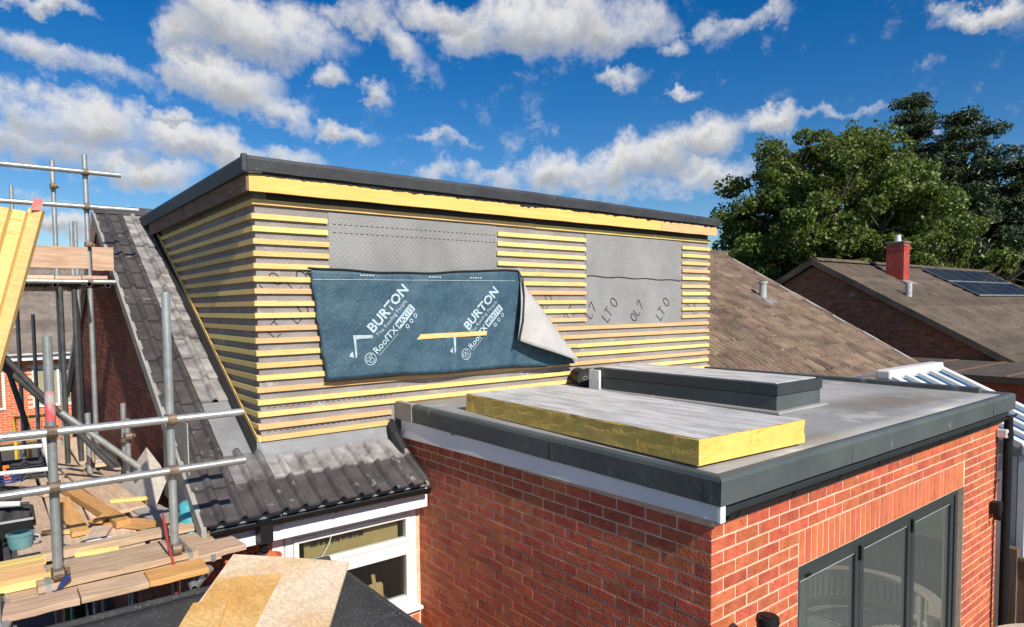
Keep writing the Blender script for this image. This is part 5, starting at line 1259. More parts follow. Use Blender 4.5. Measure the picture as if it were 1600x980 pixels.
mb = MB(); mb.box(-.25, .19, 5.70, 6.10, 2.286, 2.295).box(-.25, .19, 5.69, 5.70, 2.286, 2.40).box(-.25, .19, 6.10, 6.11, 2.286, 2.42).box(.19, .20, 5.69, 6.11, 2.286, 2.40); mb.build('tub', 'black_plastic', tr)
mb = MB(); mb.box(-.25, .205, 5.682, 5.689, 2.39, 2.405); mb.build('rim', 'grey_metal', tr)
bg_ = MB()
for k in range(7):
    x = -.14 + .05 * k; bg_.tube((x, 5.9 + .05 * sin(k * 2), 2.34), (x + .03, 5.93, 2.45 + .02 * sin(k * 3)), .07, 9, .03)
tagb(bg_, 'rag_bundle', 'black_cloth', 'crumpled black rags heaped in the tool tray', 'rags')
gn = thing('cordless_drill', (.08, 5.82, 2.45), 'pale grey power tool lying on the black rags', 'tool')
mb = MB(); mb.tube((.0, 5.86, 2.49), (.14, 5.80, 2.485), .024, 12, .018); mb.build('barrel', 'white_plastic', gn); mb = MB(); mb.tube((.14, 5.80, 2.485), (.185, 5.78, 2.483), .012, 10); mb.build('chuck', 'steel_dark', gn)
mb = MB(); mb.box(-.015, .02, -.02, .02, -.10, 0, Matrix.Translation((.005, 5.86, 2.48)) @ Matrix.Rotation(.3, 4, 'Y')); mb.build('grip', 'white_plastic', gn, bevel=.006)
lf = thing('trestle_frame', (.2, 6.9, 2.0), 'white tubular trestle frame beside the walkway', 'frame')
for (a, b) in (((.36, 7.35, 2.76), (.40, 6.7, 2.32)), ((-.35, 7.45, 2.76), (-.31, 6.8, 2.30)), ((-.5, 7.42, 2.71), (.36, 7.35, 2.70)), ((-.4, 7.0, 2.50), (.38, 6.95, 2.48)), ((-.5, 7.5, 2.62), (.37, 7.3, 2.63))):
    mb = MB().tube(a, b, .019, 10); mb.build('tube', 'white_paint', lf)
mb = MB(); mb.tube((.46, 5.12, 2.318), (.60, 5.10, 2.318), .022, 12).tube((.60, 5.10, 2.318), (.70, 5.085, 2.318), .007, 8); ct = thing('sealant_tube', (.5, 5.1, 2.29), 'white sealant tube with a blue end lying on the planks', 'tube'); mb.build('cartridge', 'white_plastic', ct)
mb = MB(); mb.ring((.545, 5.108, 2.318), (.575, 5.104, 2.318), .024, .02, 12); mb.build('label_band', 'blue_plastic', ct)
mb = MB(); mb.tube((.262, 4.43, 2.30), (.30, 4.40, 2.36), .012, 8, .02).tube((.20, 4.42, 2.262), (.262, 4.43, 2.30), .005, 6); tagb(mb, 'brush', 'blue_plastic', 'small blue handled brush at the foot of the near scaffold pole', 'brush')
mb = MB(); mb.path([(.80, 4.47, 2.60), (.82, 4.45, 2.40), (.845, 4.43, 2.28), (.85, 4.42, 2.02)], .007, 6); tagb(mb, 'strap', 'red_tape', 'red strap hanging beside the right near scaffold pole', 'strap')
bgc = MB(); vs = []; N = 10
for j in range(N + 1):
    for i in range(N + 1):
        u, v = i / N, j / N; x = 1.03 + .13 * u; y = 5.02 + .10 * sin(pi * u) * sin(pi * v) * -1 + .15 * v; z = 2.02 + .42 * v + .02 * sin(7 * u)
        vs.append((x + .015 * sin(9 * v), y, z))
bgc.raw(vs, [(j * (N + 1) + i, j * (N + 1) + i + 1, (j + 1) * (N + 1) + i + 1, (j + 1) * (N + 1) + i) for j in range(N) for i in range(N)])
bo = bgc.build('printed_bag', 'teal_bag', smooth=True); md = bo.modifiers.new('thickness', 'SOLIDIFY'); md.thickness = .03; tag(bo, 'crumpled teal printed bag behind the right near scaffold pole', 'bag')
pp = MB().ring((-.02, 4.05, 2.24), (.03, 4.30, 2.24), .0242, .02, 14)
tagb(pp, 'loose_tube', 'steel', 'loose scaffold tube end at the lower left corner', 'tube')
mb = MB().box(-.06, .0, 4.2, 4.3, 2.1, 2.5); tagb(mb, 'base_prop', 'steel', 'pale steel prop at the left edge of the near planks', 'prop', bevel=.01)
tagb(MB().ring((.93, 4.36, 2.13), (1.02, 4.30, 2.26), .0242, .02, 14), 'loose_tube', 'steel', 'short scaffold tube end sticking out below the right near pole', 'tube')

# more of the clutter on and beside the lower lift
st_ = thing('tile_stack', (.30, 7.75, 2.287), 'small stack of dark roof tiles at the far end of the walkway', 'tiles')
tm = tile_mesh('stacked_tile', 'tile', .30, .40, .15, .030, .058)
for k in range(5): link('roof_tile', tm, st_, (.12 + .008 * (k % 2), 7.55 + .006 * k, 2.287 + .019 * k), (0, 0, .06 * (k % 3) - .05))
vs = []; N = 14
rr = random.Random(3)
for j in range(N + 1):
    for i in range(N + 1):
        x = -.55 + .72 * i / N; y = 6.25 + 1.05 * j / N; e = min(i, j, N - i, N - j) / 4
        vs.append((x + rr.uniform(-.015, .015), y + rr.uniform(-.015, .015), 2.292 + min(1, e) * (.05 + .05 * abs(sin(i * 1.3 + j * .7)) + rr.uniform(0, .02))))
mb = MB(); mb.raw(vs, [(j * (N + 1) + i, j * (N + 1) + i + 1, (j + 1) * (N + 1) + i + 1, (j + 1) * (N + 1) + i) for j in range(N) for i in range(N)])
ro = mb.build('folded_underlay', 'black_cloth', smooth=False); tag(ro, 'crumpled dark roofing underlay heaped left of the walkway', 'underlay')
for k, (x, y, a, l, w_, m, lab) in enumerate((
    (.36, 5.55, .9, .26, .045, 'timber', 'short yellow batten offcut nearest the teal bucket'), (.62, 5.62, -.5, .22, .06, 'plank_o', 'orange wood offcut lying across the walkway'), (.86, 6.0, 1.2, .30, .045, 'timber', 'yellow batten offcut beside the leaning cement sheet'),
    (.30, 6.9, .3, .34, .07, 'plank_y', 'pale wood offcut beside the trestle frame'), (.74, 7.6, -.2, .5, .05, 'timber_o', 'pinkish batten lying far along the walkway'), (.50, 4.94, 1.4, .24, .03, 'timber', 'thin yellow sliver behind the wide weathered plank'))):
    ob = link('wood_offcut', MB().box(-w_ / 2, w_ / 2, -l / 2, l / 2, 0, .025).mesh('wood_offcut', m), None, (x, y, 2.3 if k != 5 else 2.288), (0, 0, a)); ob.location.z = 2.322 if k in (1, 2, 4) else 2.290
    tag(ob, lab, 'offcut', 'offcuts on the walkway')
mb = MB(); pts = [(.10 + .09 * cos(q * .55) * (1 + .04 * (q % 5)), 7.05 + .09 * sin(q * .55) * (1 + .05 * (q % 4)), 2.385 + .0022 * q) for q in range(34)]; mb.path(pts, .007, 6)
tag(mb.build('coiled_rope', 'blue_plastic'), 'coil of dark blue rope on the heaped underlay', 'rope')

# ================================================================== attached neighbour: brown ribbed roof to the right of the dormer
nb = thing('attached_house', (11.2, 9.8, 0), 'attached bungalow with brown weathered ribbed tile roof right of the dormer', 'house')
NX1 = 14.52
mb = MB(); mb.box(7.80, NX1 - .06, RW, RW + .25, 0, roof_z(RW) - .1); mb.build('rear_wall', 'brick_dark', nb)
mb = MB(); mb.prism([(NX1 - .07, RW + .26, 0), (NX1 - .07, gy1, 0), (NX1 - .07, gy1, roof_z(RW) - .12), (NX1 - .07, RIDGE_Y, RIDGE_Z - .12), (NX1 - .07, RW + .26, roof_z(RW) - .12)], (-.25, 0, 0)); mb.build('gable_wall', 'brick_dark', nb)
mb = MB(); slope_box(mb, 7.70, NX1 - .03, EAVE_Y + .06, RIDGE_Y, -.06, -.03)
mb.raw([(HX1 + .01, RIDGE_Y + .005, RIDGE_Z - .02), (NX1 - .03, RIDGE_Y + .005, RIDGE_Z - .02), (NX1 - .03, 2 * RIDGE_Y - EAVE_Y, EAVE_Z - .02), (HX1 + .01, 2 * RIDGE_Y - EAVE_Y, EAVE_Z - .02)], [(0, 1, 2, 3)])
nroof = mb.build('roof', 'tile_brown', nb)
t_br = tile_mesh('brown_tile', 'tile_brown', .30, TL, .15, .042, .075, thick=.016, n=4)
spots = []
for row in range(16):
    for c in range(23):
        x = 7.70 + c * .30 - (.15 if row % 2 else 0)
        if x < 7.62 or x + .30 > NX1 + .05: continue
        y = EAVE_Y + row * GY; X, Y, d = px((x + .15, y, roof_z(y)))
        # hidden behind the dormer: X of the dormer's right edge is the limit
        hid = X < 1090 or Y > 600
        spots.append((0 if hid else 1 / d, x, row))
spots.sort(key=lambda t: -t[0])
rest = MB()
for i, (s, x, row) in enumerate(spots):
    if i < 298 and s > 0: lay_tile(nroof, t_br, x, row)
    else:
        yt = EAVE_Y + row * GY
        Mx = Matrix.Translation((x, yt, roof_z(yt) + .012)) @ Matrix.Rotation(SLA - .055, 4, 'X')
        rest.raw([Mx @ v.co for v in t_br.vertices], [list(p.vertices) for p in t_br.polygons])
if rest.v: tag(rest.build('roof_tiles_beyond', 'tile_brown', nroof), kind='stuff')
for i in range(16):
    r = MB(); n = 7; xa = 7.75 + i * .425; xb = xa + .44; vs = []
    for xx, rr in ((xa, .125), (xb, .118)):
        vs += [(xx, RIDGE_Y + rr * cos(pi * q / n) * 1.15, RIDGE_Z - .03 + rr * sin(pi * q / n) * .95) for q in range(n + 1)]
    r.raw(vs, [(q, q + 1, n + 2 + q, n + 1 + q) for q in range(n)] + [tuple(range(n + 1)), tuple(range(n + 1, 2 * n + 2))]); r.build('ridge_tile', 'tile_brown', nroof)
# cemented verge, a little ragged
vb = MB()
for row in range(16):
    y0 = EAVE_Y + row * GY; slope_box(vb, NX1 - .10, NX1 + .01 + random.uniform(-.008, .012), y0, y0 + GY * .97, -.07, .035 + random.uniform(0, .012))
vb.build('verge', 'cement', nb)
vp = MB(); yv = 7.70; vp.tube((12.88, yv, roof_z(yv) - .05), (12.88, yv, roof_z(yv) + .34), .075, 16); vo_ = vp.build('vent_pipe', 'grey_metal', nb)
MB().ring((12.88, yv, roof_z(yv) + .33), (12.88, yv, roof_z(yv) + .37), .095, .06, 16).build('cap', 'grey_metal', vo_)
vp = MB(); slope_box(vp, 12.70, 13.10, yv - .24, yv + .12, .03, .055); vp.build('vent_flashing', 'apron', nb)

# ================================================================== conservatory beyond the extension
cons = thing('conservatory', (8.8, 2.6, 0), 'white framed conservatory with blue tinted glass roof behind the extension', 'conservatory')
cx0, cx1, cy0, cy1, cze, czr = 7.98, 9.52, 1.95, 3.20, 2.44, 3.03
def cz(y): return cze + (czr - cze) * (y - cy0) / (cy1 - cy0)
def rafter(x, w=.05, h=.06, y0=cy0, y1=cy1):
    mb = MB(); mb.raw([(x, y0, cz(y0) - h), (x + w, y0, cz(y0) - h), (x + w, y1, cz(y1) - h), (x, y1, cz(y1) - h), (x, y0, cz(y0)), (x + w, y0, cz(y0)), (x + w, y1, cz(y1)), (x, y1, cz(y1))],
        [(0, 3, 2, 1), (4, 5, 6, 7), (0, 1, 5, 4), (1, 2, 6, 5), (2, 3, 7, 6), (3, 0, 4, 7)]); return mb.build('rafter', 'upvc', cons, bevel=.006)
rxs = [cx0, cx0 + .36, cx0 + .72, cx0 + 1.08, cx1 - .07]
for i, x in enumerate(rxs): rafter(x, .11 if i in (0, 4) else .075, .08 if i in (0, 4) else .06)
for i in range(4):
    a, b = rxs[i] + .05, rxs[i + 1]
    MB().prism([(a, cy0, cz(cy0) - .03), (b, cy0, cz(cy0) - .03), (b, cy1, cz(cy1) - .03), (a, cy1, cz(cy1) - .03)], (0, 0, .006)).build('pane', 'glass_roof', cons)
MB().box(cx0 - .03, cx1 + .02, cy1 - .02, cy1 + .14, czr - .06, czr + .05).build('ridge_beam', 'upvc', cons, bevel=.02)
mb = MB(); mb.prism([(cx0 - .03, cy1 + .14, czr - .02), (cx1 + .02, cy1 + .14, czr - .02), (cx1 - .2, 4.6, czr - .32), (cx0 - .03, 4.6, czr - .32)], (0, 0, .03)); mb.build('back_slope', 'upvc', cons)
MB().box(cx0 - .02, cx1 + .02, cy0 - .09, cy0 + .02, cze - .12, cze - .01).build('eaves_beam', 'upvc', cons, bevel=.02)
for i in range(5):
    x = cx0 + i * (cx1 - cx0 - .07) / 4; MB().box(x, x + .07, cy0 - .03, cy0 + .04, .6, cze - .12).build('mullion', 'upvc', cons, bevel=.006)
MB().box(cx0 + .07, cx1, cy0 - .028, cy0 + .038, 1.86, 1.92).build('transom', 'upvc', cons); MB().box(cx0, cx1, cy0 - .03, cy0 + .06, 0, .6).build('dwarf_wall', 'brick_dark', cons)
MB().box(cx0 + .07, cx1 - .07, cy0 + .0, cy0 + .006, .6, cze - .12).build('pane', 'glass', cons)
mb = MB(); mb.box(cx0 + .005, cx0 + .06, cy0 + .045, 4.55, .0, cze - .14); mb.build('side_panel', 'upvc', cons)
MB().box(cx1 - .05, cx1 - .005, cy0 + .045, 4.55, .0, cze - .14).build('side_panel', 'upvc', cons)
# the vent stain emblem seen in its window: dark patterned pane
MB().box(8.07, 8.30, cy0 - .036, cy0 - .030, 1.98, 2.25).build('leaded_pane', 'dark_alu', cons)
mb = MB()
for q in range(6):
    a = q * pi / 3; mb.tube((8.185 + .05 * cos(a), cy0 - .04, 2.11 + .07 * sin(a)), (8.185 + .05 * cos(a + 1.05), cy0 - .04, 2.11 + .07 * sin(a + 1.05)), .006, 6)
mb.build('leading', 'white_paint', cons)
# fence between the gardens: boards and a patterned panel
fn = thing('fence_panel', (7.85, 1.6, 0), 'brown timber fence panel at the lower right beside the downpipe', 'fence')
for i in range(12): MB().box(7.84, 7.862, 1.93 - .145 * (i + 1) + .006, 1.93 - .145 * i, .05, 1.30 + random.uniform(-.004, .004)).build('board', 'fence', fn)
MB().box(7.82, 7.88, .1, 1.94, 1.305, 1.34).build('capping', 'fence', fn); MB().box(7.80, 7.90, 1.93, 2.02, 0, 1.42).build('post', 'fence', fn)

# ================================================================== curved garden bench (also seen mirrored in the doors)
bn = thing('garden_bench', (7.05, 1.25, 0), 'curved silvery slatted wooden garden bench in front of the glass doors', 'bench')
bcx, bcy = 6.98, 1.22
def arc(r, a): return (bcx + r * cos(a), bcy + r * sin(a))
A0, A1 = radians(-88), radians(92)
def arc_rail(r0, r1, z0, z1, name, n=26, a0=A0, a1=A1):
    vs = []
    for i in range(n + 1):
        a = a0 + (a1 - a0) * i / n
        for (r, z) in ((r0, z0), (r1, z0), (r1, z1), (r0, z1)): x, y = arc(r, a); vs.append((x, y, z))
    fs = [];
    for i in range(n): fs += [(4 * i + q, 4 * i + (q + 1) % 4, 4 * i + 4 + (q + 1) % 4, 4 * i + 4 + q) for q in range(4)]
    fs += [(0, 3, 2, 1), (4 * n, 4 * n + 1, 4 * n + 2, 4 * n + 3)]
    return MB().raw(vs, fs).build(name, 'bench', bn, bevel=.005)
arc_rail(.60, .72, .82, .86, 'top_rail'); arc_rail(.63, .67, .50, .55, 'lower_rail'); arc_rail(.62, .66, .34, .40, 'seat_apron'); arc_rail(.20, .24, .34, .40, 'seat_apron', a0=A0 + .2, a1=A1 - .2)
for i in range(30):
    a = A0 + .04 + (A1 - A0 - .08) * i / 29; x, y = arc(.65, a)
    mb = MB().box(-.010, .010, -.022, .022, 0, .27, Matrix.Translation((x, y, .55)) @ Matrix.Rotation(a, 4, 'Z')); mb.build('back_slat', 'bench', bn)
for k in range(9):
    r = .22 + k * .05; arc_rail(r, r + .036, .40, .425, 'seat_slat', 20)
for a in (A0 + .03, A0 + 1.0, A1 - 1.0, A1 - .03):
    for r, zt in ((.64, .82), (.24, .34)):
        x, y = arc(r, a); MB().box(-.025, .025, -.025, .025, .03, zt, Matrix.Translation((x, y, 0)) @ Matrix.Rotation(a, 4, 'Z')).build('leg', 'bench', bn)

# ================================================================== next bungalow to the right with chimney and solar panels
h2 = thing('neighbour_bungalow', (25, 9.8, 0), 'brown brick bungalow with red chimney and solar panels behind the right hand roof', 'house')
HX0, HXE = 19.0, 34.0
mb = MB(); mb.prism([(HX0 + .15, RW, 0), (HX0 + .15, gy1, 0), (HX0 + .15, gy1, roof_z(RW) - .12), (HX0 + .15, RIDGE_Y, RIDGE_Z - .12), (HX0 + .15, RW, roof_z(RW) - .12)], (.25, 0, 0)); g2w = mb.build('gable_wall', 'mortar_dark', h2)
bb = MB(); k = 0; zc = 1.2
while zc < RIDGE_Z - .2:
    ylo = max(RW, EAVE_Y + (zc + .15 - EAVE_Z) / SL); yhi = 2 * RIDGE_Y - ylo
    for (a, b, z) in course_cells(RW, gy1, zc, k % 2 == 1):
        a, b = max(a, ylo), min(b, yhi)
        if b - a > .03:
            me = brick_mesh(b - a, .065, 'brick_warm'); Mx = Matrix.Translation((HX0 + .146, (a + b) / 2, z)) @ Matrix.Rotation(-pi / 2, 4, 'Z'); bb.raw([Mx @ v.co for v in me.vertices], [list(p.vertices) for p in me.polygons])
    zc += .075; k += 1
tag(bb.build('bricks', 'brick_warm', g2w), kind='stuff')
MB().box(HX0 + .4, HXE, RW, RW + .2, 0, roof_z(RW) - .1).build('rear_wall', 'brick_dark', h2)
MB().box(HX0 + .137, HX0 + .145, 8.62, 8.78, 4.02, 4.12).build('air_brick', 'cement', h2)
def course_roof(x0, x1, y0, z0, sl, ridge_y, gy, m, parent, name, step=.045, per=.30, amp=.012):
    """courses as overlapping strips with a scalloped profile, one mesh"""
    mb = MB(); rows = int((ridge_y - y0) / gy); nx = int((x1 - x0) / per * 4); xs = [x0 + (x1 - x0) * i / nx for i in range(nx + 1)]
    for r in range(rows + 1):
        ya = y0 + r * gy; yb = min(ya + gy * 1.15, ridge_y); n0 = len(mb.v); zj = random.uniform(-.004, .004)
        for x_ in xs:
            wv = amp * (1 if int(round((x_ - x0) / per * 4)) % 4 in (1,) else 0) + random.uniform(-.002, .002)
            za = z0 + (ya - y0) * sl + step + wv + zj; zb = z0 + (yb - y0) * sl + .004 + wv
            mb.v += [(x_, ya, za - step), (x_, ya, za), (x_, yb, zb)]
        for i in range(nx): a = n0 + 3 * i; mb.f += [[a, a + 3, a + 4, a + 1], [a + 1, a + 4, a + 5, a + 2]]
    return mb.build(name, m, parent)
r2 = course_roof(HX0, HXE, EAVE_Y, EAVE_Z, SL, RIDGE_Y, GY, 'tile_far', h2, 'roof'); tag(r2, kind='stuff')
mb = MB(); mb.raw([(HX0, RIDGE_Y, RIDGE_Z), (HXE, RIDGE_Y, RIDGE_Z), (HXE, 2 * RIDGE_Y - EAVE_Y, EAVE_Z), (HX0, 2 * RIDGE_Y - EAVE_Y, EAVE_Z)], [(0, 1, 2, 3)]); o = mb.build('rear_slope', 'tile_far', h2); md = o.modifiers.new('thickness', 'SOLIDIFY'); md.thickness = .08
mb = MB(); slope_box(mb, HX0 + .02, HXE - .02, EAVE_Y + .05, RIDGE_Y, -.10, -.02); mb.build('roof_deck', 'timber_brown', h2)
for i in range(34):
    r = MB(); n = 6; xa = HX0 + i * .44; vs = []
    for xx, rr in ((xa, .13), (xa + .45, .122)): vs += [(xx, RIDGE_Y + rr * cos(pi * q / n) * 1.2, RIDGE_Z + rr * sin(pi * q / n) * .8) for q in range(n + 1)]
    r.raw(vs, [(q, q + 1, n + 2 + q, n + 1 + q) for q in range(n)] + [tuple(range(n + 1)), tuple(range(n + 1, 2 * n + 2))]); r.build('ridge_tile', 'tile_far', h2)
mb = MB(); slope_box(mb, HX0 - .04, HX0 + .03, EAVE_Y - .05, RIDGE_Y, -.13, .05); mb.build('verge', 'tile_far', h2)
mb = MB(); mb.raw([(HX0 - .04, RIDGE_Y, RIDGE_Z - .12), (HX0 + .03, RIDGE_Y, RIDGE_Z - .12), (HX0 + .03, 14.7, EAVE_Z - .12), (HX0 - .04, 14.7, EAVE_Z - .12), (HX0 - .04, RIDGE_Y, RIDGE_Z + .05), (HX0 + .03, RIDGE_Y, RIDGE_Z + .05), (HX0 + .03, 14.7, EAVE_Z + .05), (HX0 - .04, 14.7, EAVE_Z + .05)], [(0, 3, 2, 1), (4, 5, 6, 7), (0, 1, 5, 4), (1, 2, 6, 5), (2, 3, 7, 6), (3, 0, 4, 7)]); mb.build('verge', 'tile_far', h2)
# chimney of painted brick courses
CHX, CHY, CHW, CHD = 22.35, 8.62, .44, .52
ch = MB().box(CHX + .006, CHX + CHW - .006, CHY + .006, CHY + CHD - .006, roof_z(CHY) - .3, 5.70).build('chimney', 'mortar_dark', h2)
cbm = MB(); zc = roof_z(CHY) - .2; k = 0
while zc < 5.66:
    e = .012 if zc > 5.5 else 0                                    # the top courses step out
    xs_ = [0, .215, .44] if k % 2 else [0, .10, .325, .44]
    for a, b in zip(xs_[:-1], xs_[1:]): cbm.box(CHX + a + .004 - (e if a == 0 else 0), CHX + b - .004 + (e if b == .44 else 0), CHY - e, CHY + .05, zc - .033, zc + .033)
    ys_ = [.053, .215, .44, .52] if k % 2 else [.053, .10, .325, .52]
    for a, b in zip(ys_[:-1], ys_[1:]): cbm.box(CHX - e, CHX + .05, CHY + a + .004, CHY + b - .004, zc - .033, zc + .033)
    zc += .075; k += 1
tag(cbm.build('bricks', 'red_paint', ch), kind='stuff')
MB().box(CHX - .03, CHX + CHW + .03, CHY - .03, CHY + CHD + .03, 5.685, 5.74).build('capping', 'mortar_dark', ch, bevel=.01)
mb = MB(); mb.tube((CHX + .22, CHY + .26, 5.74), (CHX + .22, CHY + .26, 5.95), .09, 14, .075); mb.build('pot', 'white_paint', ch)
mb = MB(); slope_box(mb, CHX - .12, CHX + CHW + .12, CHY - .18, CHY + .01, .05, .08); mb.build('lead_flashing', 'apron', ch)
vp = MB(); yv = 7.80; vp.tube((20.6, yv, roof_z(yv)), (20.6, yv, roof_z(yv) + .40), .09, 14); vp.build('vent_pipe', 'grey_metal', h2)
# solar panels, two rows of five, each with a frame and a cell sheet
sp_m = MB(); spn = MB()
for r in range(2):
    for c in range(5):
        xa = 26.2 + c * 1.36; ya = 7.72 + r * .92
        mb = MB(); slope_box(mb, xa, xa + 1.32, ya, ya + .88, .08, .12); p_ = mb.build('solar_panel', 'solar_grid', h2)
        mb = MB(); slope_box(mb, xa + .03, xa + 1.29, ya + .025, ya + .855, .1215, .124); mb.build('cells', 'solar', p_)
# low garage roof between the two
gr = thing('garage', (18, 5.5, 0), 'low flat roofed garage with brown felt behind the conservatory', 'garage')
MB().box(15.2, 23.0, 3.2, 7.2, 2.28, 2.40).build('roof', 'tile_far', gr); MB().box(15.15, 23.05, 3.15, 3.2, 2.20, 2.43).build('fascia_board', 'timber_brown', gr); MB().box(15.3, 22.9, 3.3, 7.1, 0, 2.28).build('wall', 'brick_dark', gr)
for k in range(3): MB().box(15.2, 23.0, 4.0 + k * 1.0, 4.06 + k * 1.0, 2.401, 2.412).build('felt_lap', 'timber_brown', gr)
# far right: grey shed roof edge
sd = thing('garden_shed', (24, 3.5, 0), 'dark shed with grey roof at the right edge of the picture', 'shed')
MB().box(20.6, 26.0, 3.0, 4.8, 0, 2.3).build('wall', 'fence', sd)
mb = MB(); mb.prism([(20.3, 2.7, 2.28), (20.3, 3.9, 2.68), (20.3, 5.1, 2.28), (20.3, 5.1, 2.22), (20.3, 3.9, 2.60), (20.3, 2.7, 2.22)], (6, 0, 0)); mb.build('roof', 'apron', sd)

# ================================================================== trees
def leaf_cloud(rng, clumps, per, size, flat=.0, wd=.36):
    v = []; f = []
    for (c, r, w) in clumps:
        for _ in range(int(per * w)):
            while True:
                p = Vector((rng.uniform(-1, 1), rng.uniform(-1, 1), rng.uniform(-1, 1)))
                if p.length <= 1: break
            p = p * (p.length ** -.35 if p.length > .05 else 1)
            q = c + Vector((p.x * r, p.y * r, p.z * r * (1 - flat)))
            n = Vector((rng.gauss(0, .7), rng.gauss(0, .7), rng.gauss(.5, .6))).normalized(); a = n.orthogonal().normalized(); a.rotate(Matrix.Rotation(rng.uniform(0, 6.3), 3, n)); b = n.cross(a)
            s = size * rng.uniform(.6, 1.25); k = len(v)
            v += [q - a * s * .5, q + b * s * wd - n * s * .06, q + a * s * .55, q - b * s * wd - n * s * .06]; f.append((k, k + 1, k + 2, k + 3))
    return v, f
def raw_mesh(name, v, f, m, parent):
    me = bpy.data.meshes.new(name); me.from_pydata([tuple(p) for p in v], [], f); me.materials.append(MT[m]); return link(name, me, parent)
def limb(mb, a, b, r0, r1, n=7): mb.tube(a, b, r0, n, r1)

def broadleaf(base, H, R, seed, label, nclump=260, per=150, size=.34, zbot=.25):
    rng = random.Random(seed); base = Vector(base); t = thing('broadleaf_tree', base, label, 'tree', 'trees behind the roofs')
    lobes = []
    for q in range(46):                                # lobes spread evenly over a dome, so the crown closes
        zz = 1 - 1.55 * (q + .5) / 46; a = q * 2.39996 + rng.uniform(-.25, .25); rr = sqrt(max(0, 1 - zz * zz)) * R * .76 * rng.uniform(.86, 1.1)
        lobes.append((base + Vector((cos(a) * rr, sin(a) * rr, H * (.52 + zz * .36 * rng.uniform(.9, 1.08)))), R * rng.uniform(.19, .30)))
    for _ in range(8):
        a = rng.uniform(0, 2 * pi); hh = rng.uniform(zbot + .12, .86); rr = R * rng.uniform(.35, .72) * (1 - max(0, hh - .6) * 1.4)
        lobes.append((base + Vector((cos(a) * rr, sin(a) * rr, H * hh)), R * rng.uniform(.26, .42)))
    lobes.append((base + Vector((0, 0, H * .86)), R * .34)); lobes.append((base + Vector((0, 0, H * .55)), R * .5))
    clumps = []
    for _ in range(nclump):
        c, r = rng.choice(lobes); d = Vector((rng.gauss(0, 1), rng.gauss(0, 1), rng.gauss(.25, 1))).normalized()
        clumps.append((c + d * r * rng.uniform(.75, 1.12), rng.uniform(.45, 1.0) * R * .15, rng.uniform(.5, 1.3)))
    v, f = leaf_cloud(rng, clumps, per, size, .3)
    # sprigs that break the outline
    for _ in range(160):
        c, r, w = rng.choice(clumps); d = (c - (base + Vector((0, 0, H * .5)))).normalized(); v2, f2 = leaf_cloud(rng, [(c + d * r * 1.1, .25, 1)], 9, size * .9); k = len(v); v += v2; f += [tuple(i + k for i in q) for q in f2]
    raw_mesh('crown', v, f, 'leaf', t)
    mb = MB(); limb(mb, base, base + Vector((.1, 0, H * .35)), R * .075, R * .055, 10); fork = base + Vector((.1, 0, H * .33))
    for (c, r) in lobes:
        mid = fork.lerp(c, .5) + Vector((0, 0, -.05 * H)); limb(mb, fork, mid, R * .035, R * .022); limb(mb, mid, c, R * .022, R * .008)
        for _ in range(3):
            e = c + Vector((rng.uniform(-1, 1), rng.uniform(-1, 1), rng.uniform(-.3, 1))) * r; limb(mb, mid.lerp(c, .7), e, R * .010, R * .004, 5)
    mb.build('trunk', 'bark', t)
    return t
def pine(base, H, R, seed, label, size=.30, tiers=15):
    rng = random.Random(seed); base = Vector(base); t = thing('pine_tree', base, label, 'tree', 'trees behind the roofs')
    clumps = []; mb = MB(); limb(mb, base, base + Vector((0, 0, H * .97)), R * .075, .05, 9)
    for k in range(tiers):
        h = H * (.16 + .82 * k / (tiers - 1)); rr = R * (1 - (k / (tiers - 1)) ** 1.4 * .84) * rng.uniform(.75, 1.1)
        nb_ = 8 if k < tiers - 4 else 5
        for i in range(nb_):
            a = 2 * pi * (i + rng.uniform(-.3, .3)) / nb_ + k; L = rr * rng.uniform(.6, 1.1); rise = rng.uniform(-.02, .20) * L
            s = base + Vector((0, 0, h)); e = s + Vector((cos(a) * L, sin(a) * L, rise)); limb(mb, s, e, .09, .03, 5)
            m = max(3, int(L / .5))
            for q in range(m):
                u = .25 + .78 * (q + rng.random() * .6) / m; p = s.lerp(e, u) + Vector((rng.gauss(0, .25), rng.gauss(0, .25), rng.gauss(.12, .12))); clumps.append((p, rng.uniform(.38, .80), rng.uniform(.6, 1.2)))
    clumps.append((base + Vector((0, 0, H * .99)), .4, 1))
    v, f = leaf_cloud(rng, clumps, 110, size, .45, .16); raw_mesh('crown', v, f, 'needle', t); mb.build('trunk', 'bark', t); return t
broadleaf((36.3, 17.9, 0), 12.8, 6.2, 3, 'big round crowned sycamore behind the brown tiled roofs', 600, 300, .20)
pine((46.0, 17.3, 0), 16.4, 7.0, 5, 'tall dark pine right behind the sycamore crown')
pine((46.5, 14.7, 0), 14.9, 7.4, 8, 'dark pine at the right edge above the solar panels')
pine((47.0, 11.6, 0), 11.8, 6.6, 18, 'lower dark conifer at the far right edge')
broadleaf((32.5, 19.5, 0), 7.0, 4.2, 21, 'low leafy tree just right of the dormer end', 120, 110, .30, .1)
broadleaf((38.0, 12.6, 0), 7.2, 3.8, 23, 'low leafy tree behind the red chimney', 110, 110, .30, .1)
broadleaf((43.0, 9.2, 0), 6.8, 4.0, 27, 'low leafy tree behind the solar panels', 110, 110, .30, .1)
for k, (x, y, h, r, s) in enumerate(((-6, 38, 6.5, 3.2, 31), (2.0, 44, 5.6, 3.0, 33))):
    broadleaf((x, y, 0), h, r, s, ('round tree at the far left beyond the opposite house', 'small tree above the opposite house roof, below the upper lift')[k], 70, 90, .34, .2)

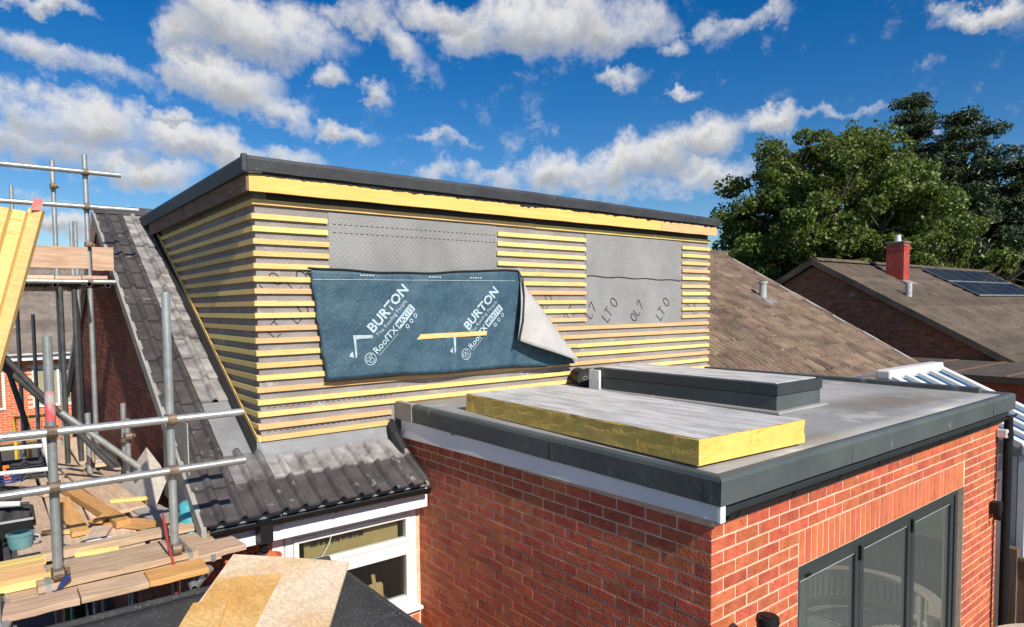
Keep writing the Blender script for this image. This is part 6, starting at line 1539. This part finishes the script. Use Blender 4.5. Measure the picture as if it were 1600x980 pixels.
# ================================================================== house across the street, left background
h3 = thing('opposite_house', (2, 27, 0), 'opposite bungalow with grey brown tile roof seen through the scaffold', 'house')
ox0, ox1, oy = -9.0, 9.0, 24.0
MB().box(ox0, ox1, oy, oy + .3, 0, 2.55).build('wall', 'mortar', h3)
bb = MB(); me = brick_mesh(.215, .065, 'brick_soft')
for k in range(33):
    for i in range(26):
        x = -1.6 + i * .225 + (.1125 if k % 2 else 0); z = .04 + k * .075
        if .95 < z < 2.25 and (.98 < x < 2.3): continue
        Mx = Matrix.Translation((x, oy - .005, z)); bb.raw([Mx @ v.co for v in me.vertices], [list(p.vertices) for p in me.polygons])
tag(bb.build('bricks', 'brick_soft', h3), kind='stuff')
r3 = course_roof(ox0 - .3, ox1 + .3, oy - .45, 2.62, .62, oy + 4.4, .30, 'tile_left', h3, 'roof', per=.25, amp=.014); tag(r3, kind='stuff')
mb = MB(); mb.raw([(ox0 - .3, oy + 4.4, 5.62), (ox1 + .3, oy + 4.4, 5.62), (ox1 + .3, oy + 9, 2.6), (ox0 - .3, oy + 9, 2.6)], [(0, 1, 2, 3)]); mb.build('rear_slope', 'tile_left', h3)
MB().box(ox0 - .3, ox1 + .3, oy - .47, oy - .44, 2.42, 2.62).build('fascia_board', 'white_paint', h3); MB().box(ox0 - .3, ox1 + .3, oy - .43, oy - .01, 2.44, 2.47).build('soffit', 'white_paint', h3)
gm_ = MB(); gutter(gm_, ox0 - .3, ox1 + .3, oy - .53, 2.62, r=.06); gm_.build('gutter', 'white_paint', h3)
for (xa, xb, za, zb_) in ((1.0, 2.25, 1.0, 2.2), (-.9, .35, 1.0, 2.2)):
    w = MB(); w.box(xa, xa + .07, oy - .04, oy + .02, za, zb_).box(xb - .07, xb, oy - .04, oy + .02, za, zb_).box(xa + .07, xb - .07, oy - .04, oy + .02, za, za + .07).box(xa + .07, xb - .07, oy - .04, oy + .02, zb_ - .07, zb_).box((xa + xb) / 2 - .03, (xa + xb) / 2 + .03, oy - .035, oy + .02, za + .07, zb_ - .07)
    wo_ = w.build('window', 'white_paint', h3); MB().box(xa + .07, xb - .07, oy - .016, oy - .008, za + .07, zb_ - .07).build('pane', 'glass', wo_)
    MB().box(xa, xb, oy + .15, oy + .16, za, zb_).build('blind', 'render_white', wo_)
# barrier and mesh frame on the drive
br = thing('road_barrier', (.4, 17, 0), 'orange plastic barrier standing on the drive by the opposite house', 'barrier')
MB().box(-.6, .72, 16.95, 17.02, .35, .75).build('board', 'orange', br, bevel=.02); MB().box(-.5, -.42, 16.7, 17.25, 0, .36).build('foot', 'orange', br); MB().box(.55, .63, 16.7, 17.25, 0, .36).build('foot', 'orange', br)
for xx in (-.45, .58): MB().box(xx, xx + .06, 16.96, 17.01, .75, 1.0).build('upright', 'orange', br)
ym = thing('mesh_panel', (.75, 16.2, 0), 'yellow framed mesh fence panel behind the scaffold braces', 'fence panel')
mb = MB()
for z in (.05, 1.75): mb.tube((.36, 16.2, z), (.95, 16.2, z), .025, 8)
for x in (.36, .95): mb.tube((x, 16.2, 0), (x, 16.2, 1.78), .025, 8)
mb.build('frame', 'yellow_paint', ym)
mb = MB()
for i in range(9): mb.tube((.40 + i * .065, 16.2, .06), (.40 + i * .065, 16.2, 1.74), .004, 4)
for i in range(18): mb.tube((.37, 16.2, .1 + i * .095), (.94, 16.2, .1 + i * .095), .004, 4)
tag(mb.build('wires', 'yellow_paint', ym), kind='stuff')
# garden behind the camera, seen only in the door glass: fence line and hedge
fl_ = thing('garden_fence', (4, -7, 0), 'long brown garden fence behind the camera, reflected in the doors', 'fence')
for i in range(70):
    MB().box(-2 + i * .2, -2 + i * .2 + .19, -7.02, -7.0, 0, 1.75 + random.uniform(-.01, .01)).build('board', 'fence', fl_)
